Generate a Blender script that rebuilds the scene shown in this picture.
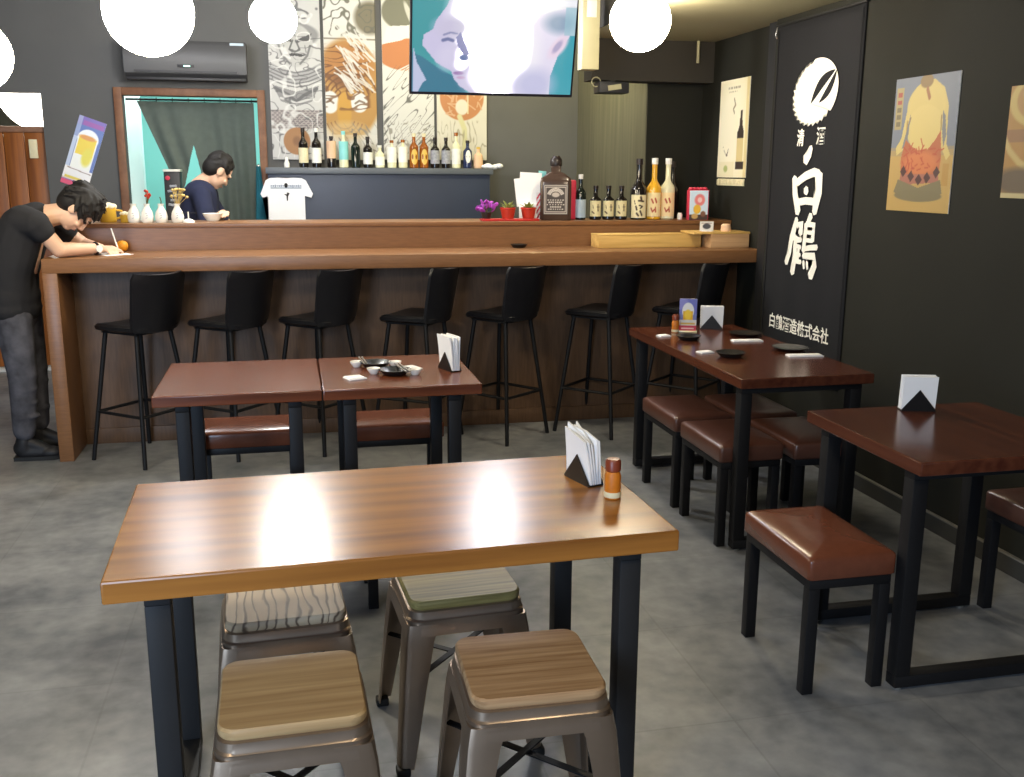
import bpy, bmesh, math, random
import numpy as np
from mathutils import Vector, Matrix, Euler

random.seed(7)
SC = bpy.context.scene
COL = SC.collection
PI = math.pi
for _o in list(bpy.data.objects):
    bpy.data.objects.remove(_o)

# ------------------------------------------------------------------ camera
cam_d = bpy.data.cameras.new('camera')
cam = bpy.data.objects.new('camera', cam_d)
COL.objects.link(cam)
F, PITCH, ROLL, YAW = 990.967, 0.216073, 0.0050744, 0.2185867
fw = Vector((math.sin(YAW)*math.cos(PITCH), math.cos(YAW)*math.cos(PITCH), -math.sin(PITCH)))
rt = Vector((math.cos(YAW), -math.sin(YAW), 0))
up = rt.cross(fw)
r2 = rt*math.cos(ROLL) + up*math.sin(ROLL)
u2 = -rt*math.sin(ROLL) + up*math.cos(ROLL)
cam.matrix_world = Matrix(((r2.x, u2.x, -fw.x, 0), (r2.y, u2.y, -fw.y, 0), (r2.z, u2.z, -fw.z, 1.55404), (0, 0, 0, 1)))
cam_d.sensor_fit = 'HORIZONTAL'
cam_d.sensor_width = 36.0
cam_d.lens = F*36.0/1024.0
cam_d.clip_start = 0.05
SC.camera = cam

# ------------------------------------------------------------------ world, exposure, large lights
SC.view_settings.view_transform = 'Standard'
SC.view_settings.look = 'None'
SC.view_settings.gamma = 1.0
SC.view_settings.use_curve_mapping = False
SC.view_settings.exposure = 0.75
w = bpy.data.worlds.new('world')
SC.world = w
w.use_nodes = True
w.node_tree.nodes['Background'].inputs['Color'].default_value = (0.55, 0.62, 0.75, 1)
w.node_tree.nodes['Background'].inputs['Strength'].default_value = 0.25


def light(name, kind, loc, energy, color, size=0.3, size_y=None, target=None, spot=None):
    d = bpy.data.lights.new(name, kind)
    d.energy = energy
    d.color = color
    if kind == 'AREA':
        d.shape = 'RECTANGLE' if size_y else 'SQUARE'
        d.size = size
        if size_y:
            d.size_y = size_y
    else:
        d.shadow_soft_size = size
    if spot:
        d.spot_size = spot
        d.spot_blend = 0.6
    o = bpy.data.objects.new(name, d)
    COL.objects.link(o)
    o.location = loc
    if target is not None:
        o.rotation_euler = (Vector(target)-Vector(loc)).to_track_quat('-Z', 'Y').to_euler()
    return o


WARM = (1.0, 0.84, 0.60)
# daylight through the shop front behind the viewer, on the left
light('shopfront_daylight', 'AREA', (-2.3, -1.35, 1.5), 105, (0.56, 0.74, 1.0), 1.6, 2.0, target=(-1.0, 4.0, 0.3))
# the rest of the pendant row, nearer the door than the frame shows
light('pendant_light_by_entrance', 'POINT', (0.9, 0.35, 2.25), 40, WARM, 0.15)
light('pendant_light_by_window', 'POINT', (-1.1, 0.9, 2.25), 26, WARM, 0.15)
# strip light over the back bar, warm
light('bar_strip_light', 'AREA', (0.75, 7.45, 2.93), 5, (1.0, 0.92, 0.70), 1.7, 0.15, target=(0.75, 8.05, 1.6))
light('bar_downlight', 'POINT', (1.36, 7.15, 2.86), 10, (1.0, 0.90, 0.62), 0.13)
light('bar_downlight_by_wall', 'POINT', (2.05, 7.3, 2.75), 30, (1.0, 0.88, 0.45), 0.08)
light('bar_downlight_by_door', 'POINT', (-0.80, 6.9, 2.60), 20, (0.95, 0.95, 1.0), 0.18)
# kitchen ceiling panel
light('kitchen_ceiling_light', 'AREA', (-0.7, 9.3, 2.45), 20, (0.80, 1.0, 0.98), 1.4, 0.9, target=(-0.7, 9.3, 0))


# ------------------------------------------------------------------ colours and materials
def lin(c):
    return tuple((x/12.92 if x <= 0.04045 else ((x+0.055)/1.055)**2.4) for x in c)


def S(r, g, b):
    return lin((r/255.0, g/255.0, b/255.0))


def mat(name, col, rough=0.6, metal=0.0, var=0.0, scale=8.0, col2=None, bump=0.0, stretch=(1, 1, 1),
        trans=0.0, coat=0.0, emit=None, estr=0.0, spec=0.5, detail=4.0, sharp=(0.3, 0.7), ior=1.45):
    m = bpy.data.materials.new(name)
    m.use_nodes = True
    nt = m.node_tree
    b = nt.nodes['Principled BSDF']
    b.inputs['Base Color'].default_value = (*col, 1)
    b.inputs['Roughness'].default_value = rough
    b.inputs['Metallic'].default_value = metal
    b.inputs['Transmission Weight'].default_value = trans
    b.inputs['Coat Weight'].default_value = coat
    b.inputs['Coat Roughness'].default_value = 0.08
    b.inputs['Specular IOR Level'].default_value = spec
    b.inputs['IOR'].default_value = ior
    if emit:
        b.inputs['Emission Color'].default_value = (*emit, 1)
        b.inputs['Emission Strength'].default_value = estr
    tc = nt.nodes.new('ShaderNodeTexCoord')
    mp = nt.nodes.new('ShaderNodeMapping')
    mp.inputs['Scale'].default_value = stretch
    nt.links.new(tc.outputs['Object'], mp.inputs['Vector'])
    n = nt.nodes.new('ShaderNodeTexNoise')
    n.inputs['Scale'].default_value = scale
    n.inputs['Detail'].default_value = detail
    nt.links.new(mp.outputs['Vector'], n.inputs['Vector'])
    if col2 is None:
        col2 = tuple(max(0, c*(1-var)) for c in col)
    r = nt.nodes.new('ShaderNodeValToRGB')
    r.color_ramp.elements[0].position = sharp[0]
    r.color_ramp.elements[0].color = (*col2, 1)
    r.color_ramp.elements[1].position = sharp[1]
    r.color_ramp.elements[1].color = (*col, 1)
    nt.links.new(n.outputs['Fac'], r.inputs['Fac'])
    nt.links.new(r.outputs['Color'], b.inputs['Base Color'])
    if bump:
        bp = nt.nodes.new('ShaderNodeBump')
        bp.inputs['Strength'].default_value = bump
        bp.inputs['Distance'].default_value = 0.004
        nt.links.new(n.outputs['Fac'], bp.inputs['Height'])
        nt.links.new(bp.outputs['Normal'], b.inputs['Normal'])
    return m


def wood(name, dark, light_, rough=0.4, axis='X', scale=5.0, coat=0.0, grain=7.0, bump=0.05, sharp=(0.32, 0.68)):
    st = {'X': (0.35, grain, grain), 'Y': (grain, 0.35, grain), 'Z': (grain, grain, 0.35)}[axis]
    return mat(name, light_, rough, col2=dark, scale=scale, stretch=st, bump=bump, coat=coat, detail=6.0, sharp=sharp)


def grain_wood(name, base, line, axis='X', rough=0.5, scale=3.0, dist=5.0):
    """strong cathedral grain: dark lines of a distorted wave"""
    m = bpy.data.materials.new(name)
    m.use_nodes = True
    nt = m.node_tree
    b = nt.nodes['Principled BSDF']
    b.inputs['Roughness'].default_value = rough
    tc = nt.nodes.new('ShaderNodeTexCoord')
    mp = nt.nodes.new('ShaderNodeMapping')
    mp.inputs['Scale'].default_value = (0.25, 1, 1) if axis == 'X' else (1, 0.25, 1)
    nt.links.new(tc.outputs['Object'], mp.inputs['Vector'])
    wv = nt.nodes.new('ShaderNodeTexWave')
    wv.bands_direction = 'Y' if axis == 'X' else 'X'
    wv.inputs['Scale'].default_value = scale*4
    wv.inputs['Distortion'].default_value = dist
    wv.inputs['Detail'].default_value = 2.5
    wv.inputs['Detail Scale'].default_value = 1.2
    nt.links.new(mp.outputs['Vector'], wv.inputs['Vector'])
    r = nt.nodes.new('ShaderNodeValToRGB')
    e = r.color_ramp.elements
    e[0].position = 0.0
    e[0].color = (*line, 1)
    e[1].position = 0.22
    e[1].color = (*base, 1)
    nt.links.new(wv.outputs['Fac'], r.inputs['Fac'])
    nt.links.new(r.outputs['Color'], b.inputs['Base Color'])
    bp = nt.nodes.new('ShaderNodeBump')
    bp.inputs['Strength'].default_value = 0.2
    bp.inputs['Distance'].default_value = 0.002
    nt.links.new(wv.outputs['Fac'], bp.inputs['Height'])
    nt.links.new(bp.outputs['Normal'], b.inputs['Normal'])
    return m


def paint_mat(name, rough=0.5, estr=0.0):
    m = bpy.data.materials.new(name)
    m.use_nodes = True
    nt = m.node_tree
    b = nt.nodes['Principled BSDF']
    a = nt.nodes.new('ShaderNodeVertexColor')
    a.layer_name = 'Col'
    nt.links.new(a.outputs['Color'], b.inputs['Base Color'])
    b.inputs['Roughness'].default_value = rough
    if estr:
        nt.links.new(a.outputs['Color'], b.inputs['Emission Color'])
        b.inputs['Emission Strength'].default_value = estr
    return m


def floor_mat():
    m = bpy.data.materials.new('concrete_tile')
    m.use_nodes = True
    nt = m.node_tree
    b = nt.nodes['Principled BSDF']
    b.inputs['Roughness'].default_value = 0.42
    tc = nt.nodes.new('ShaderNodeTexCoord')
    n1 = nt.nodes.new('ShaderNodeTexNoise')
    n1.inputs['Scale'].default_value = 2.2
    n1.inputs['Detail'].default_value = 7
    n2 = nt.nodes.new('ShaderNodeTexNoise')
    n2.inputs['Scale'].default_value = 14
    n2.inputs['Detail'].default_value = 5
    for n in (n1, n2):
        nt.links.new(tc.outputs['Object'], n.inputs['Vector'])
    r = nt.nodes.new('ShaderNodeValToRGB')
    r.color_ramp.elements[0].position = 0.34
    r.color_ramp.elements[0].color = (*S(84, 89, 96), 1)
    r.color_ramp.elements[1].position = 0.66
    r.color_ramp.elements[1].color = (*S(148, 150, 152), 1)
    mx = nt.nodes.new('ShaderNodeMath')
    mx.operation = 'MULTIPLY_ADD'
    mx.inputs[1].default_value = 0.35
    nt.links.new(n2.outputs['Fac'], mx.inputs[0])
    ml = nt.nodes.new('ShaderNodeMath')
    ml.operation = 'MULTIPLY'
    ml.inputs[1].default_value = 0.65
    nt.links.new(n1.outputs['Fac'], ml.inputs[0])
    nt.links.new(ml.outputs[0], mx.inputs[2])
    nt.links.new(mx.outputs[0], r.inputs['Fac'])
    br = nt.nodes.new('ShaderNodeTexBrick')
    br.offset = 0.0
    br.inputs['Scale'].default_value = 1.0
    br.inputs['Brick Width'].default_value = 0.6
    br.inputs['Row Height'].default_value = 0.6
    br.inputs['Mortar Size'].default_value = 0.004
    br.inputs['Mortar Smooth'].default_value = 0.3
    br.inputs['Color1'].default_value = (1, 1, 1, 1)
    br.inputs['Color2'].default_value = (0.90, 0.90, 0.90, 1)
    br.inputs['Mortar'].default_value = (0.82, 0.82, 0.82, 1)
    nt.links.new(tc.outputs['Object'], br.inputs['Vector'])
    mm = nt.nodes.new('ShaderNodeMix')
    mm.data_type = 'RGBA'
    mm.blend_type = 'MULTIPLY'
    mm.inputs['Factor'].default_value = 1.0
    nt.links.new(r.outputs['Color'], mm.inputs['A'])
    nt.links.new(br.outputs['Color'], mm.inputs['B'])
    nt.links.new(mm.outputs['Result'], b.inputs['Base Color'])
    bp = nt.nodes.new('ShaderNodeBump')
    bp.inputs['Strength'].default_value = 0.12
    bp.inputs['Distance'].default_value = 0.004
    nt.links.new(mx.outputs[0], bp.inputs['Height'])
    nt.links.new(bp.outputs['Normal'], b.inputs['Normal'])
    return m


M = {}
M['floor'] = floor_mat()
M['wall'] = mat('charcoal_wall_paint', S(33, 33, 27), 0.8, var=0.14, spec=0.3, scale=3)
M['wall_back'] = mat('grey_wall_paint', S(92, 92, 92), 0.75, var=0.10, scale=3)
M['beam'] = mat('dark_brown_paint', S(50, 46, 40), 0.8, var=0.15, scale=4)
M['ceil'] = mat('grey_ceiling_paint', S(90, 88, 80), 0.85, var=0.1)
M['soffit'] = mat('beige_soffit_paint', S(150, 145, 118), 0.8, var=0.08, scale=2)
M['return_lit_face'] = mat('streaked_lit_tone', S(104, 102, 84), 0.8, var=0.3, scale=4, stretch=(6, 6, 0.4))  # paler than the block it covers: bar light put into the colour
M['skirting'] = mat('skirting_paint', S(58, 58, 56), 0.5, var=0.1)
M['skirting_lip'] = mat('skirting_lip', S(120, 118, 112), 0.4, var=0.1)
M['black'] = mat('black_paint', S(26, 26, 28), 0.55, var=0.1)
M['counter'] = mat('brown_laminate', S(134, 94, 60), 0.36, col2=S(120, 82, 52), scale=40, stretch=(0.3, 3, 3), bump=0.02)
M['counter_panel'] = mat('brown_front_laminate', S(98, 74, 54), 0.5, col2=S(84, 62, 44), scale=30, stretch=(3, 3, 0.3), bump=0.02)
M['table'] = wood('varnished_red_brown_wood', S(78, 38, 22), S(116, 62, 36), 0.24, 'X', 4.0, bump=0.02)
M['table_dark'] = wood('varnished_dark_wood', S(66, 32, 22), S(90, 50, 34), 0.18, 'Y', 4.0, bump=0.02)
M['table_near'] = wood('varnished_honey_wood', S(122, 76, 30), S(164, 110, 48), 0.245, 'X', 3.0, coat=0.0, bump=0.015)
M['frame'] = mat('black_steel', S(36, 36, 37), 0.55, 0.0, var=0.15, spec=0.3)
M['frame_dark'] = mat('black_steel_matte', S(22, 22, 24), 0.55, 0.0, var=0.15, spec=0.3)
M['foot'] = mat('bright_foot', S(190, 190, 185), 0.3, 0.8, var=0.1)
M['leather'] = mat('brown_leatherette', S(108, 62, 44), 0.24, var=0.15, scale=30, bump=0.03)
M['leather_dk'] = mat('dark_brown_leatherette', S(88, 54, 42), 0.34, var=0.15, scale=30, bump=0.03, spec=0.9)
M['bar_leather'] = mat('black_leatherette', S(22, 22, 26), 0.38, var=0.15, scale=40, bump=0.06)
M['gunmetal'] = mat('gunmetal_sheet', S(156, 138, 120), 0.32, 0.8, var=0.18, scale=9)
M['white'] = mat('white_ceramic', S(236, 234, 228), 0.25, var=0.03)
M['paper'] = mat('white_paper', S(240, 240, 240), 0.8, var=0.02)
M['plate'] = mat('black_glazed_dish', S(34, 33, 32), 0.25, var=0.2)
M['chop'] = mat('grey_chopstick', S(120, 112, 100), 0.4, var=0.2)
M['napkin_black'] = mat('black_holder', S(18, 17, 18), 0.4, var=0.1)
M['glass_dark'] = mat('dark_bottle_glass', S(26, 22, 20), 0.08, var=0.1, spec=0.6)
M['glass_green'] = mat('green_black_glass', S(20, 30, 26), 0.08, var=0.1, spec=0.6)
M['glass_blue'] = mat('deep_blue_glass', S(38, 48, 84), 0.1, var=0.1)
M['glass_amber'] = mat('amber_glass', S(150, 84, 26), 0.1, var=0.15)
M['glass_pale'] = mat('pale_clear_glass', S(226, 224, 190), 0.08, var=0.05)
M['glass_yellow'] = mat('yellow_liqueur', S(228, 172, 48), 0.1, var=0.08)
M['label_cream'] = mat('cream_label', S(224, 214, 178), 0.6, var=0.08, scale=50)
M['label_white'] = mat('white_label', S(236, 236, 230), 0.6, var=0.05, scale=50)
M['label_peach'] = mat('peach_label', S(226, 188, 154), 0.6, var=0.05)
M['label_aqua'] = mat('aqua_label', S(140, 214, 214), 0.5, var=0.05)
M['label_gold'] = mat('gold_label', S(226, 188, 92), 0.5, var=0.1)
M['label_grey'] = mat('grey_label', S(170, 172, 182), 0.5, var=0.4, scale=60)
M['label_silver'] = mat('silver_label', S(178, 196, 210), 0.4, var=0.2)
M['cap_dark'] = mat('dark_cap', S(36, 26, 24), 0.4, var=0.1)
M['cap_white'] = mat('white_cap', S(230, 230, 225), 0.4, var=0.05)
M['orange_spice'] = mat('orange_spice', S(206, 120, 30), 0.5, var=0.2, scale=80)
M['cap_red'] = mat('red_brown_cap', S(128, 58, 36), 0.35, var=0.1)
M['clear'] = mat('clear_glass', S(250, 250, 250), 0.03, trans=1.0)
M['light_wood'] = wood('pale_wood', S(190, 150, 80), S(218, 180, 108), 0.5, 'X', 6)
M['box_wood'] = wood('beige_box_wood', S(170, 132, 92), S(200, 164, 122), 0.5, 'X', 6)
M['door_wood'] = wood('orange_door_wood', S(112, 60, 18), S(152, 88, 30), 0.45, 'Z', 4)
M['casing'] = mat('worn_brown_casing', S(128, 88, 62), 0.55, col2=S(104, 68, 46), scale=14)
M['cab_blue'] = mat('dark_blue_cabinet', S(44, 54, 76), 0.5, var=0.15, scale=3)
M['cab_top'] = mat('blue_grey_shelf', S(92, 98, 106), 0.45, var=0.1)
M['teal'] = mat('turquoise_wall', S(150, 214, 206), 0.5, var=0.06, scale=2)
M['kit_white'] = mat('kitchen_white', S(232, 240, 238), 0.5, var=0.03)
M['kit_floor'] = mat('kitchen_floor', S(110, 120, 120), 0.5, var=0.1)
M['curtain'] = mat('grey_green_cloth', S(96, 106, 100), 0.9, var=0.12, scale=20, bump=0.1)
M['tee'] = mat('white_cotton', S(236, 238, 244), 0.9, var=0.03)
M['black_ink'] = mat('black_ink', S(28, 26, 30), 0.8, var=0.1)
M['blue_ink'] = mat('grey_blue_ink', S(120, 136, 160), 0.8, var=0.2, scale=60)
M['ac'] = mat('grey_ac_plastic', S(74, 74, 76), 0.45, var=0.05)
M['ac_dark'] = mat('dark_ac_slot', S(38, 38, 42), 0.5, var=0.05)
M['banner'] = mat('black_blue_cloth', S(13, 14, 20), 0.9, var=0.15, scale=60, bump=0.1)
M['banner_white'] = mat('white_print', S(236, 234, 224), 0.85, var=0.03)
M['skin'] = mat('skin', S(222, 180, 152), 0.5, var=0.08, scale=12)
M['hair'] = mat('black_hair', S(26, 23, 22), 0.7, var=0.3, scale=60, stretch=(1, 1, 4), bump=0.4)
M['shirt_black'] = mat('black_tshirt', S(32, 32, 36), 0.9, var=0.2, scale=9, bump=0.2)
M['shirt_navy'] = mat('navy_shirt', S(32, 38, 66), 0.9, var=0.2, scale=9, bump=0.2)
M['jeans'] = mat('dark_grey_denim', S(90, 90, 98), 0.9, col2=S(42, 42, 48), scale=11, bump=0.3)
M['shoe'] = mat('black_trainer', S(26, 26, 30), 0.6, var=0.2)
M['steel'] = mat('polished_steel', S(205, 205, 205), 0.2, 0.9, var=0.05)
M['tv_black'] = mat('tv_bezel', S(20, 20, 30), 0.3, var=0.05)
M['red'] = mat('red_plastic', S(186, 40, 36), 0.4, var=0.15)
M['pot_red'] = mat('red_pot', S(180, 48, 30), 0.45, var=0.1)
M['pink'] = mat('pink_red_box', S(206, 50, 80), 0.5, var=0.15)
M['purple'] = mat('purple_petal', S(176, 70, 190), 0.6, var=0.25, scale=30)
M['leaf'] = mat('yellow_green_leaf', S(150, 160, 80), 0.6, var=0.3, scale=30)
M['stem'] = mat('brown_stem', S(96, 90, 50), 0.7, var=0.2)
M['dry'] = mat('dry_straw', S(206, 180, 110), 0.8, var=0.2)
M['foam'] = mat('cream_foam', S(240, 232, 205), 0.7, var=0.04)
M['beer'] = mat('beer_yellow', S(214, 172, 62), 0.35, var=0.1)
M['orange'] = mat('orange_peel', S(226, 150, 34), 0.5, var=0.1, scale=60, bump=0.2)
M['globe'] = mat('white_globe', S(250, 248, 240), 0.4, emit=(1.0, 0.86, 0.62), estr=42.0)
M['globe_soft'] = mat('white_globe_soft', S(250, 248, 240), 0.4, emit=(1.0, 0.92, 0.78), estr=10.0)
M['globe_bar'] = mat('white_globe_bar', S(250, 248, 240), 0.4, emit=(0.96, 0.95, 0.90), estr=95.0)
M['cord'] = mat('black_cord', S(24, 24, 24), 0.6, var=0.05)
M['paint'] = paint_mat('printed_picture', 0.6)
M['paint_gloss'] = paint_mat('printed_gloss', 0.3)
M['screen'] = paint_mat('screen_image', 0.3, 0.60)
M['screen'].node_tree.links.remove(M['screen'].node_tree.nodes['Principled BSDF'].inputs['Base Color'].links[0])
M['screen'].node_tree.nodes['Principled BSDF'].inputs['Base Color'].default_value = (0.02, 0.02, 0.02, 1)
M['beige_metal'] = mat('beige_duct_metal', S(176, 170, 136), 0.5, var=0.08)
M['thresh'] = mat('pale_threshold', S(215, 212, 205), 0.4, var=0.05)
M['led'] = mat('green_led', S(120, 230, 200), 0.4, emit=(0.4, 1.0, 0.8), estr=2.0)


# ------------------------------------------------------------------ mesh helpers
class MB:
    def __init__(self):
        self.bm = bmesh.new()

    def _xf(self, verts, Mx):
        for v in verts:
            v.co = Mx @ v.co

    def box(self, c, s, rot=(0, 0, 0), bev=0.0, seg=2):
        g = bmesh.ops.create_cube(self.bm, size=1.0)
        vs = g['verts']
        for v in vs:
            v.co = Vector((v.co.x*s[0], v.co.y*s[1], v.co.z*s[2]))
        if bev > 0:
            es = list({e for v in vs for e in v.link_edges})
            r = bmesh.ops.bevel(self.bm, geom=es, offset=bev, segments=seg, profile=0.5, affect='EDGES')
            vs = list({v for f in r['faces'] for v in f.verts} | {v for v in vs if v.is_valid})
            ext = set(vs)
            for v in list(vs):
                for f in v.link_faces:
                    ext.update(f.verts)
            vs = list(ext)
        Mx = Matrix.Translation(Vector(c)) @ Euler(rot).to_matrix().to_4x4()
        self._xf(vs, Mx)
        return self

    def bx(self, x0, x1, y0, y1, z0, z1, bev=0.0, seg=2):
        return self.box(((x0+x1)/2, (y0+y1)/2, (z0+z1)/2), (abs(x1-x0), abs(y1-y0), abs(z1-z0)), bev=bev, seg=seg)

    def tube(self, pts, r, seg=10, cap=True):
        """tapered tube along points; r a number or a list"""
        pts = [Vector(p) for p in pts]
        rs = r if isinstance(r, (list, tuple)) else [r]*len(pts)
        rings = []
        prev = None
        for i, p in enumerate(pts):
            d = (pts[min(i+1, len(pts)-1)]-pts[max(i-1, 0)]).normalized()
            if prev is None:
                a = Vector((0, 0, 1)) if abs(d.z) < 0.9 else Vector((1, 0, 0))
                n = d.cross(a).normalized()
            else:
                n = (prev - d*prev.dot(d)).normalized()
            prev = n
            b = d.cross(n)
            rings.append([self.bm.verts.new(p+(n*math.cos(2*PI*k/seg)+b*math.sin(2*PI*k/seg))*rs[i]) for k in range(seg)])
        for i in range(len(rings)-1):
            for k in range(seg):
                self.bm.faces.new((rings[i][k], rings[i][(k+1) % seg], rings[i+1][(k+1) % seg], rings[i+1][k]))
        if cap:
            self.bm.faces.new(rings[0][::-1])
            self.bm.faces.new(rings[-1])
        return self

    def lathe(self, prof, c=(0, 0, 0), seg=24, sx=1, sy=1, mtx=None):
        """prof: list of (r, z)"""
        c = Vector(c)
        rings = []
        for r, z in prof:
            if r < 1e-6:
                rings.append([self.bm.verts.new((0, 0, z))])
            else:
                rings.append([self.bm.verts.new((r*sx*math.cos(2*PI*k/seg), r*sy*math.sin(2*PI*k/seg), z)) for k in range(seg)])
        for a, b in zip(rings, rings[1:]):
            for k in range(seg):
                q = [a[k % len(a)], a[(k+1) % len(a)], b[(k+1) % len(b)], b[k % len(b)]]
                u = []
                for v in q:
                    if v not in u:
                        u.append(v)
                if len(u) > 2:
                    self.bm.faces.new(u)
        for ring, rev in ((rings[0], True), (rings[-1], False)):
            if len(ring) > 2:
                self.bm.faces.new(ring[::-1] if rev else ring)
        for ring in rings:
            for v in ring:
                v.co = (mtx @ v.co if mtx else v.co) + c
        return self

    def ell(self, c, r, rot=None, u=20, v=12):
        g = bmesh.ops.create_uvsphere(self.bm, u_segments=u, v_segments=v, radius=1.0)
        R = rot if rot is not None else Matrix.Identity(3)
        for x in g['verts']:
            x.co = Vector(c) + R @ Vector((x.co.x*r[0], x.co.y*r[1], x.co.z*r[2]))
        return self

    def cap(self, p0, p1, r0, r1, n=10):
        p0, p1 = Vector(p0), Vector(p1)
        d = (p1-p0)
        L = d.length
        d.normalize()
        pts, rs = [], []
        for k in range(5):
            a = PI/2*(1-k/4.0)
            pts.append(p0-d*r0*math.sin(a)); rs.append(max(1e-4, r0*math.cos(a)))
        for k in range(5):
            a = PI/2*(k/4.0)
            pts.append(p1+d*r1*math.sin(a)); rs.append(max(1e-4, r1*math.cos(a)))
        return self.tube(pts, rs, seg=14)

    def prism(self, poly, z0, z1, mtx=None):
        """extrude a 2-D polygon (x,y) from z0 to z1"""
        lo = [self.bm.verts.new((x, y, z0)) for x, y in poly]
        hi = [self.bm.verts.new((x, y, z1)) for x, y in poly]
        n = len(poly)
        self.bm.faces.new(lo[::-1])
        self.bm.faces.new(hi)
        for k in range(n):
            self.bm.faces.new((lo[k], lo[(k+1) % n], hi[(k+1) % n], hi[k]))
        if mtx:
            for v in lo+hi:
                v.co = mtx @ v.co
        return self

    def loft(self, rings, cap=True, close=True):
        vr = [[self.bm.verts.new(p) for p in r] for r in rings]
        n = len(vr[0])
        for a, b in zip(vr, vr[1:]):
            for k in range(n if close else n-1):
                self.bm.faces.new((a[k], a[(k+1) % n], b[(k+1) % n], b[k]))
        if cap:
            self.bm.faces.new(vr[0][::-1])
            self.bm.faces.new(vr[-1])
        return self

    def build(self, name, m, parent=None, smooth=True, off=None, label=None, angle=40):
        bm = self.bm
        bmesh.ops.recalc_face_normals(bm, faces=bm.faces[:])
        if off is not None:
            for v in bm.verts:
                v.co -= Vector(off)
        me = bpy.data.meshes.new(name)
        bm.to_mesh(me)
        bm.free()
        if smooth:
            for p in me.polygons:
                p.use_smooth = True
            try:
                me.set_sharp_from_angle(angle=math.radians(angle))
            except Exception:
                pass
        me.materials.append(m)
        o = bpy.data.objects.new(name, me)
        COL.objects.link(o)
        if parent is not None:
            o.parent = parent
        if label:
            o['label'] = label
        return o


def tag(o, label=None, cat=None, group=None, kind=None):
    if label:
        o['label'] = label
    if cat:
        o['category'] = cat
    if group:
        o['group'] = group
    if kind:
        o['kind'] = kind
    return o


def thing(name, label, cat, loc=(0, 0, 0), rz=0.0, group=None):
    o = bpy.data.objects.new(name, None)
    COL.objects.link(o)
    o.empty_display_size = 0.05
    o.location = loc
    o.rotation_euler = (0, 0, rz)
    return tag(o, label, cat, group)


def struct(o):
    o['kind'] = 'structure'
    return o


def dup(root, loc, rz=None, label=None, group=None):
    r = root.copy()
    COL.objects.link(r)
    r.location = loc
    if rz is not None:
        r.rotation_euler = (0, 0, rz)
    if label:
        r['label'] = label
    if group:
        r['group'] = group
    for ch in list(root.children):
        c = ch.copy()
        COL.objects.link(c)
        c.parent = r
        for g in list(ch.children):
            d = g.copy()
            COL.objects.link(d)
            d.parent = c
    return r


def set_mat(root, part, m):
    for ch in root.children:
        if ch.name.split('.')[0] == part:
            ch.data = ch.data.copy()
            ch.data.materials[0] = m


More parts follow.
